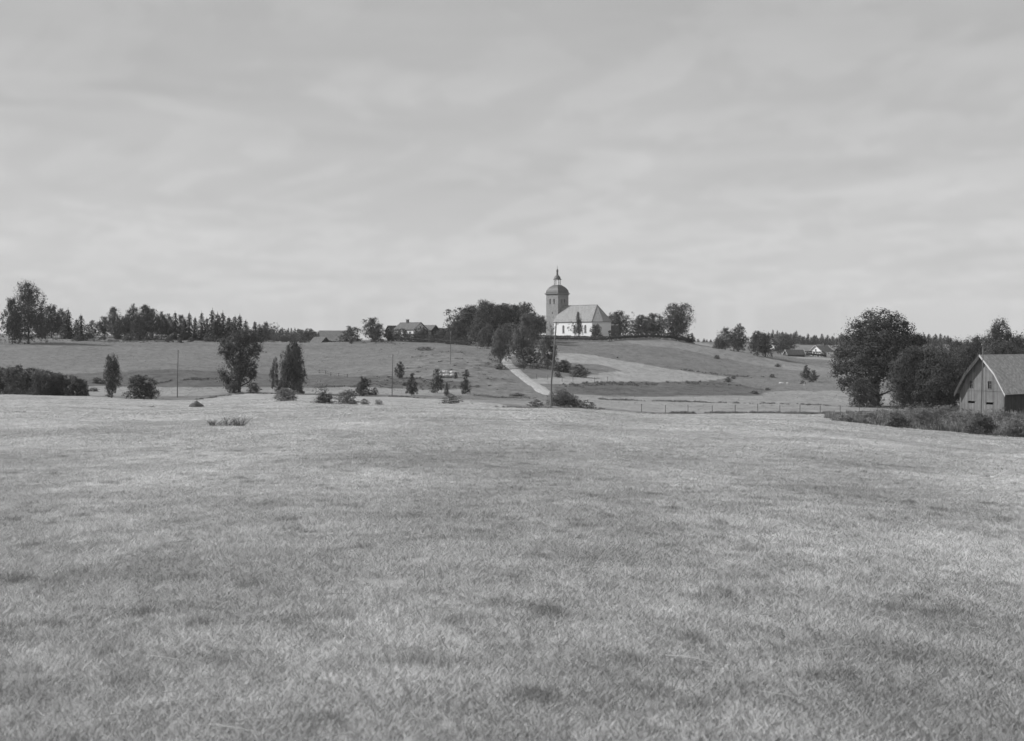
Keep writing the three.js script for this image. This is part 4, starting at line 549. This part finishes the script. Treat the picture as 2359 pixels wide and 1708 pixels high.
// --- stones
function rock(r, s) { const g = new THREE.IcosahedronGeometry(1, 1), p = g.attributes.position, sd = r() * 90; for (let i = 0; i < p.count; i++) { const x = p.getX(i), y = p.getY(i), z = p.getZ(i), k = 0.75 + 0.5 * vn(x * 1.6 + sd, y * 1.6 + z * 1.3 + 7); p.setXYZ(i, x * k * s[0], y * k * s[1], z * k * s[2]); } g.computeVertexNormals(); return g; }
{
  const c = hit(1031, 869), r = rngOf(8), t = thing('stone_heap', 'pale heap of field stones on the pasture slope', 'stone heap', [c.x, H(c.x, c.z), c.z]);
  for (let i = 0; i < 26; i++) { const top = i < 13, g = rock(r, [0.45 + 0.35 * r(), 0.3 + 0.2 * r(), 0.5 + 0.3 * r()]); g.translate(((i % 13) / 12 - 0.5) * 3.6 + (r() - 0.5) * 0.3, (top ? 1.15 : 0.4) + 0.25 * r(), (r() - 0.5) * 0.6 - (top ? 0.5 : -0.2)); part('stone', g, M.rock, t); }
  [[1801, 883, 0.7], [1815, 883, 0.55]].forEach(([u, y, s]) => { const h = hit(u, y), m = thing('pale_rock', 'pale flat rock lying on the stony slope', 'rock', [h.x, H(h.x, h.z), h.z], 0, 'pale rocks on the stony slope'); part('stone', rock(r, [s * 1.2, s * 0.5, s]), M.rock, m); });
  [[1807, 846], [1853, 889]].forEach(([u, y]) => { const h = hit(u, y), m = thing('white_post', 'small white marker post on the slope', 'post', [h.x, H(h.x, h.z), h.z], 0, 'white marker posts'); part('shaft', tube([[0, -0.2, 0], [0, 1.1, 0]], [0.1, 0.09], 6), M.frame, m); });
}
// --- hay heap and tall weed clumps on the field
function bladeClump(seed, n, spread, hgt, width, lean = 0.35, bend = 0.4) {
  const r = rngOf(seed), P = [], N = [], I = [];
  for (let i = 0; i < n; i++) {
    const a = r() * 6.283, q = Math.sqrt(r()) * spread, x = Math.cos(a) * q, z = Math.sin(a) * q, h = hgt * (0.45 + 0.75 * r()), la = r() * 6.283, lx = Math.cos(la) * lean * h * (0.3 + r()) + bend * h * 0.35, lz = Math.sin(la) * lean * h * (0.3 + r()), fa = r() * 6.283, w = width * (0.6 + 0.8 * r()), wx = Math.cos(fa) * w / 2, wz = Math.sin(fa) * w / 2, s = P.length / 3;
    const nx = -Math.sin(fa), nz = Math.cos(fa);
    P.push(x - wx, -0.01, z - wz, x + wx, -0.01, z + wz, x + lx * 0.52 - wx * 0.8, h * 0.57, z + lz * 0.52 - wz * 0.8, x + lx * 0.52 + wx * 0.8, h * 0.57, z + lz * 0.52 + wz * 0.8, x + lx, h * 0.97, z + lz);
    for (let k = 0; k < 5; k++) N.push(nx * 0.45, 0.9, nz * 0.45); I.push(s, s + 1, s + 2, s + 1, s + 3, s + 2, s + 2, s + 3, s + 4);
  }
  const g = new THREE.BufferGeometry(); g.setAttribute('position', new THREE.Float32BufferAttribute(P, 3)); g.setAttribute('normal', new THREE.Float32BufferAttribute(N, 3)); g.setIndex(I); return g;
}
[['tall_weed_clump', 'tall dark weed clump standing in the mown hay field', 525, 985, 92, 0.5, 240, M.weed], ['weed_tuft', 'small dark weed tuft near the willow thicket', 45, 953, 26, 0.3, 70, M.weed], ['weed_tuft', 'faint low weed tuft in front of the rounded shrub', 340, 939, 44, 0.35, 90, M.weedPale]].forEach(([n, l, u, f, wide, h, cnt, m], i) => {
  const c = hit(u, f), w = wide * c.d / F, t = thing(n, l, 'weeds', [c.x, H(c.x, c.z), c.z]); const g = mergeGeometries([0, 1, 2, 3, 4, 5].map((k) => { const q = bladeClump(60 + i * 9 + k, Math.round(cnt / 6), w * (0.10 + 0.07 * hash(k, i)), h * (0.4 + 0.7 * hash(k, i + 3)), 0.02, 1.2, 0.6); q.translate((k - 2.5) * w * 0.15, 0, (hash(k, 7) - 0.5) * w * 0.8); return q; })); part('stalk_cluster', g, m, t); g.computeBoundingBox();
});
{
  const c = hit(452, 938), t = thing('hay_heap', 'small dark heap of raked hay on the field', 'hay heap', [c.x, H(c.x, c.z), c.z]), w = 34 * c.d / F, r = rngOf(3), L = [];
  for (let i = 0; i < 900; i++) { const a = r() * 6.283, q = Math.sqrt(r()), y = (1 - q) * w * 0.42 * (0.8 + 0.3 * r()); L.push([Math.cos(a) * q * w / 2, y * 1 + 0.02, Math.sin(a) * q * w / 2, Math.cos(a) * 0.7 + gauss(r) * 0.4, 0.7, Math.sin(a) * 0.7 + gauss(r) * 0.4, 0.09 * (0.6 + r()), r() * 6.28]); }
  part('loose_hay', leafQuads(L, 0.16), M.hay, t); const cone = new THREE.SphereGeometry(w * 0.42, 18, 10, 0, 6.2832, 0, 1.6); { const p = cone.attributes.position; for (let i = 0; i < p.count; i++) { const k = 0.75 + 0.5 * fbm(p.getX(i) * 3 + 4, p.getZ(i) * 3, 2); p.setXYZ(i, p.getX(i) * k * 1.1, p.getY(i) * k * 0.75, p.getZ(i) * k); } cone.computeVertexNormals(); } part('core', cone, M.hay, t);
}

// ------------------------------------------------------------------ uncountable growth
function scatter(name, label, cat, geo, mat, list) {           // list of [x, y, z, turn, scale, stretch, tone]
  const m = new THREE.InstancedMesh(geo, mat, list.length), q = new THREE.Matrix4(), e = new THREE.Euler(), qt = new THREE.Quaternion(), c = new THREE.Color();
  list.forEach(([x, y, z, a, s, k, v], i) => { qt.setFromEuler(e.set(0, a, 0)); q.compose(new THREE.Vector3(x, y, z), qt, new THREE.Vector3(s, s * k, s)); m.setMatrixAt(i, q); m.setColorAt(i, c.setRGB(v, v, v)); });
  m.name = name; m.userData = { kind: 'stuff', label, category: cat }; m.castShadow = m.receiveShadow = true; scene.add(m); return m;
}
const white = () => new THREE.MeshPhysicalMaterial({ color: 0xffffff, roughness: 1, side: THREE.DoubleSide, transmission: 0.35, thickness: 0 });
{ // ditch and fence-line weeds
  const r = rngOf(21), lines = [
    [[[455, 921], [500, 916], [560, 907.5], [640, 908], [725, 910.5], [860, 913], [940, 914.5], [1060, 921]], 1100, 0.45, 0.10, 0.6],
    [[[1100, 912], [1165, 918], [1225, 919]], 250, 0.6, 0.12, 1.4], [[[1560, 953], [1700, 953], [1850, 953], [2000, 953], [2060, 960]], 1500, 0.55, 0.10, 1.2], [[[1460, 951.5], [1560, 952.5]], 120, 0.3, 0.13, 0.8],
    [[[1380, 921], [1440, 923], [1520, 925], [1600, 927]], 420, 0.5, 0.10, 1.0], [[[1600, 927], [1700, 929], [1850, 932], [1960, 935]], 260, 0.5, 0.12, 1.0],
    [[[1300, 889], [1400, 886], [1500, 886], [1600, 884], [1680, 886]], 500, 0.9, 0.085, 3], [[[1575, 853], [1650, 862], [1690, 867], [1760, 869]], 260, 0.7, 0.09, 2], [[[300, 885], [408, 879], [470, 872], [540, 872]], 300, 0.7, 0.085, 1.5], [[[720, 893], [800, 893], [860, 890]], 200, 0.7, 0.09, 1.5], [[[870, 880], [950, 884], [1050, 890], [1100, 893]], 300, 0.6, 0.09, 1.5],
    [[[40, 781], [100, 781], [160, 783], [230, 786], [300, 787], [380, 788]], 600, 0.9, 0.09, 5], [[[830, 790], [880, 790.5], [920, 793]], 120, 0.6, 0.1, 2], [[[1290, 940], [1340, 942], [1390, 943]], 220, 0.35, 0.10, 0.8], [[[1170, 938], [1230, 941], [1290, 941]], 200, 0.3, 0.14, 1.0],
  ], list = [];
  for (const [pts, n, h, v, wob] of lines) { const q = pts.map(([u, y]) => hit(u, y)); for (let i = 0; i < n; i++) { const t = r() * (q.length - 1), k = Math.floor(t), f = t - k, a = q[k], b = q[k + 1]; const cl = fbm(t * 7 + n, n, 2); if (r() > sst(0.3, 0.75, cl)) continue; const x = lerp(a.x, b.x, f) + gauss(r) * wob, z = lerp(a.z, b.z, f) + gauss(r) * wob * 2; list.push([x, H(x, z), z, r() * 6.28, h * (0.25 + 0.75 * r()), 0.4 + 0.5 * r(), v * (1.1 + 0.9 * r())]); } }
  for (let i = 0; i < 3200; i++) { const u = 1900 + Math.pow(r(), 0.75) * 470, q = (u - 1900) / 470, y = lerp(952, lerp(968, 1012, q), Math.pow(r(), 0.8)), h = hit(u, y); if (fbm(h.x / 2.4, h.z / 2.4, 2) < 0.38 + 0.16 * (1 - q)) continue; list.push([h.x, H(h.x, h.z), h.z, r() * 6.28, (0.4 + 0.7 * r()) * (0.5 + 0.6 * q), 0.7 + 0.8 * r(), 0.14 + 0.16 * r()]); }
  // tussocks on the rough pasture
  for (let i = 0; i < 900; i++) { const u = 860 + r() * 300, y = 803 + r() * 100, h = hit(u, y), g = groundTone(h.x, h.z); if (g > 0.112 || h.d > 480) continue; list.push([h.x, H(h.x, h.z), h.z, r() * 6.28, 0.25 + 0.45 * r(), 0.4 + 0.3 * r(), 0.10 + 0.06 * r()]); }
  scatter('ditch_weeds', 'rank weeds and tussocks along ditches and rough pasture', 'weeds', bladeClump(7, 46, 0.75, 1.0, 0.09, 0.45, 0.2), white(), list);
}
{ // longer grass on the meadows and slopes beyond the hay field
  const r = rngOf(91), list = [];
  for (let i = 0; i < 70000; i++) { const d = 200 + 370 * Math.pow(r(), 0.8), x = xAt(-60 + r() * 2480, d), z = -d; if (inside(hayPoly, x, z)) continue; const t = groundTone(x, z), k = fbm(x / 6 + 12, z / 9, 3); if (r() > 0.35 + k) continue; list.push([x, H(x, z), z, r() * 6.28, (0.35 + 0.4 * r()) * (0.6 + d / 900), 0.10 + 0.12 * r(), Math.min(0.5, t * (0.95 + 0.5 * r()))]); }
  scatter('meadow_grass', 'uneven grass growing on the meadows and slopes', 'grass', bladeClump(17, 16, 0.7, 0.5, 0.09, 0.9, 0.3), white(), list);
}
{ // hay stubble: dense and fine close by, thinner with distance
  const r = rngOf(31), tufts = [0, 1, 2].map((k) => bladeClump(400 + k, 36, 0.09, 0.048, 0.0035, 1.25, 0.4)), mats = white(), lists = [[], [], []];
  const bands = [[3.6, 7, 700, 0.95, 0.85], [7, 12, 420, 0.98, 0.8], [12, 20, 280, 1.0, 0.75], [20, 34, 150, 1.0, 0.72], [34, 60, 40, 1.45, 0.62], [60, 110, 5.5, 2.7, 0.46], [110, 195, 1.3, 3.2, 0.38]];
  for (const [d0, d1, dens, sc, flat] of bands) {
    const area = 0.5 * 0.94 * (d1 * d1 - d0 * d0), n = Math.round(area * dens);
    for (let i = 0; i < n; i++) {
      const d = Math.sqrt(d0 * d0 + r() * (d1 * d1 - d0 * d0)), x = (r() - 0.5) * 0.94 * d, z = -d; if (d > 90 && !inside(hayPoly, x, z)) continue;
      const patch = fbm(x / 0.55 + 3, z / 0.55, 3), wide = fbm(x / 3 + 8, z / 7, 4), th = fbm(x / 0.16 + 30, z / 0.16, 2);
      if (d < 34 && th < 0.29 + 0.1 * (0.5 - wide)) continue;                              // bare gaps between tufts
      const dry = r() < 0.55 + 0.9 * (patch - 0.5) + 0.5 * (wide - 0.5); const clump = fbm(x / 0.24 + 77, z / 0.24, 3), rank = d < 40 && clump > 0.765 ? 1 : 0; const v = (rank ? 0.34 : dry ? 0.69 : 0.57) * (0.9 + 0.2 * r()) * (1.0 + 0.9 * (wide - 0.5) + 0.5 * (patch - 0.5));
      lists[i % 3].push([x, H(x, z), z, gauss(r) * 1.5, sc * (0.65 + 0.7 * r()), (0.5 + 1.0 * patch) * flat * (rank ? 1.4 : dry ? 0.8 : 1.05), v]);
    }
  }
  lists.forEach((l, k) => scatter(k ? 'hay_stubble_00' + k : 'hay_stubble', 'mown hay stubble covering the near field', 'stubble', tufts[k], mats, l));
}
{ // loose stalks left by the rake
  const r = rngOf(47), geo = tube([[-0.16, 0.004, 0], [-0.07, 0.018, 0.012], [0.02, 0.024, 0.004], [0.1, 0.016, -0.02], [0.17, 0.006, -0.055]], [0.0016, 0.0021, 0.0021, 0.0018, 0.001], 5), list = [];
  for (let i = 0; i < 420; i++) { const d = 4 + Math.pow(r(), 1.6) * 32, x = (r() - 0.5) * 0.94 * d, z = -d; if (fbm(x / 1.3 + 20, z / 1.3, 2) < 0.42) continue; list.push([x, H(x, z) + 0.03, z, r() * 6.28, (0.5 + 0.7 * r()) * (1 + d / 60), 1, 0.48 + 0.14 * r()]); }
  scatter('loose_straw', 'loose pale stalks lying over the stubble', 'straw', geo, white(), list);
}
renderer.render(scene, camera);
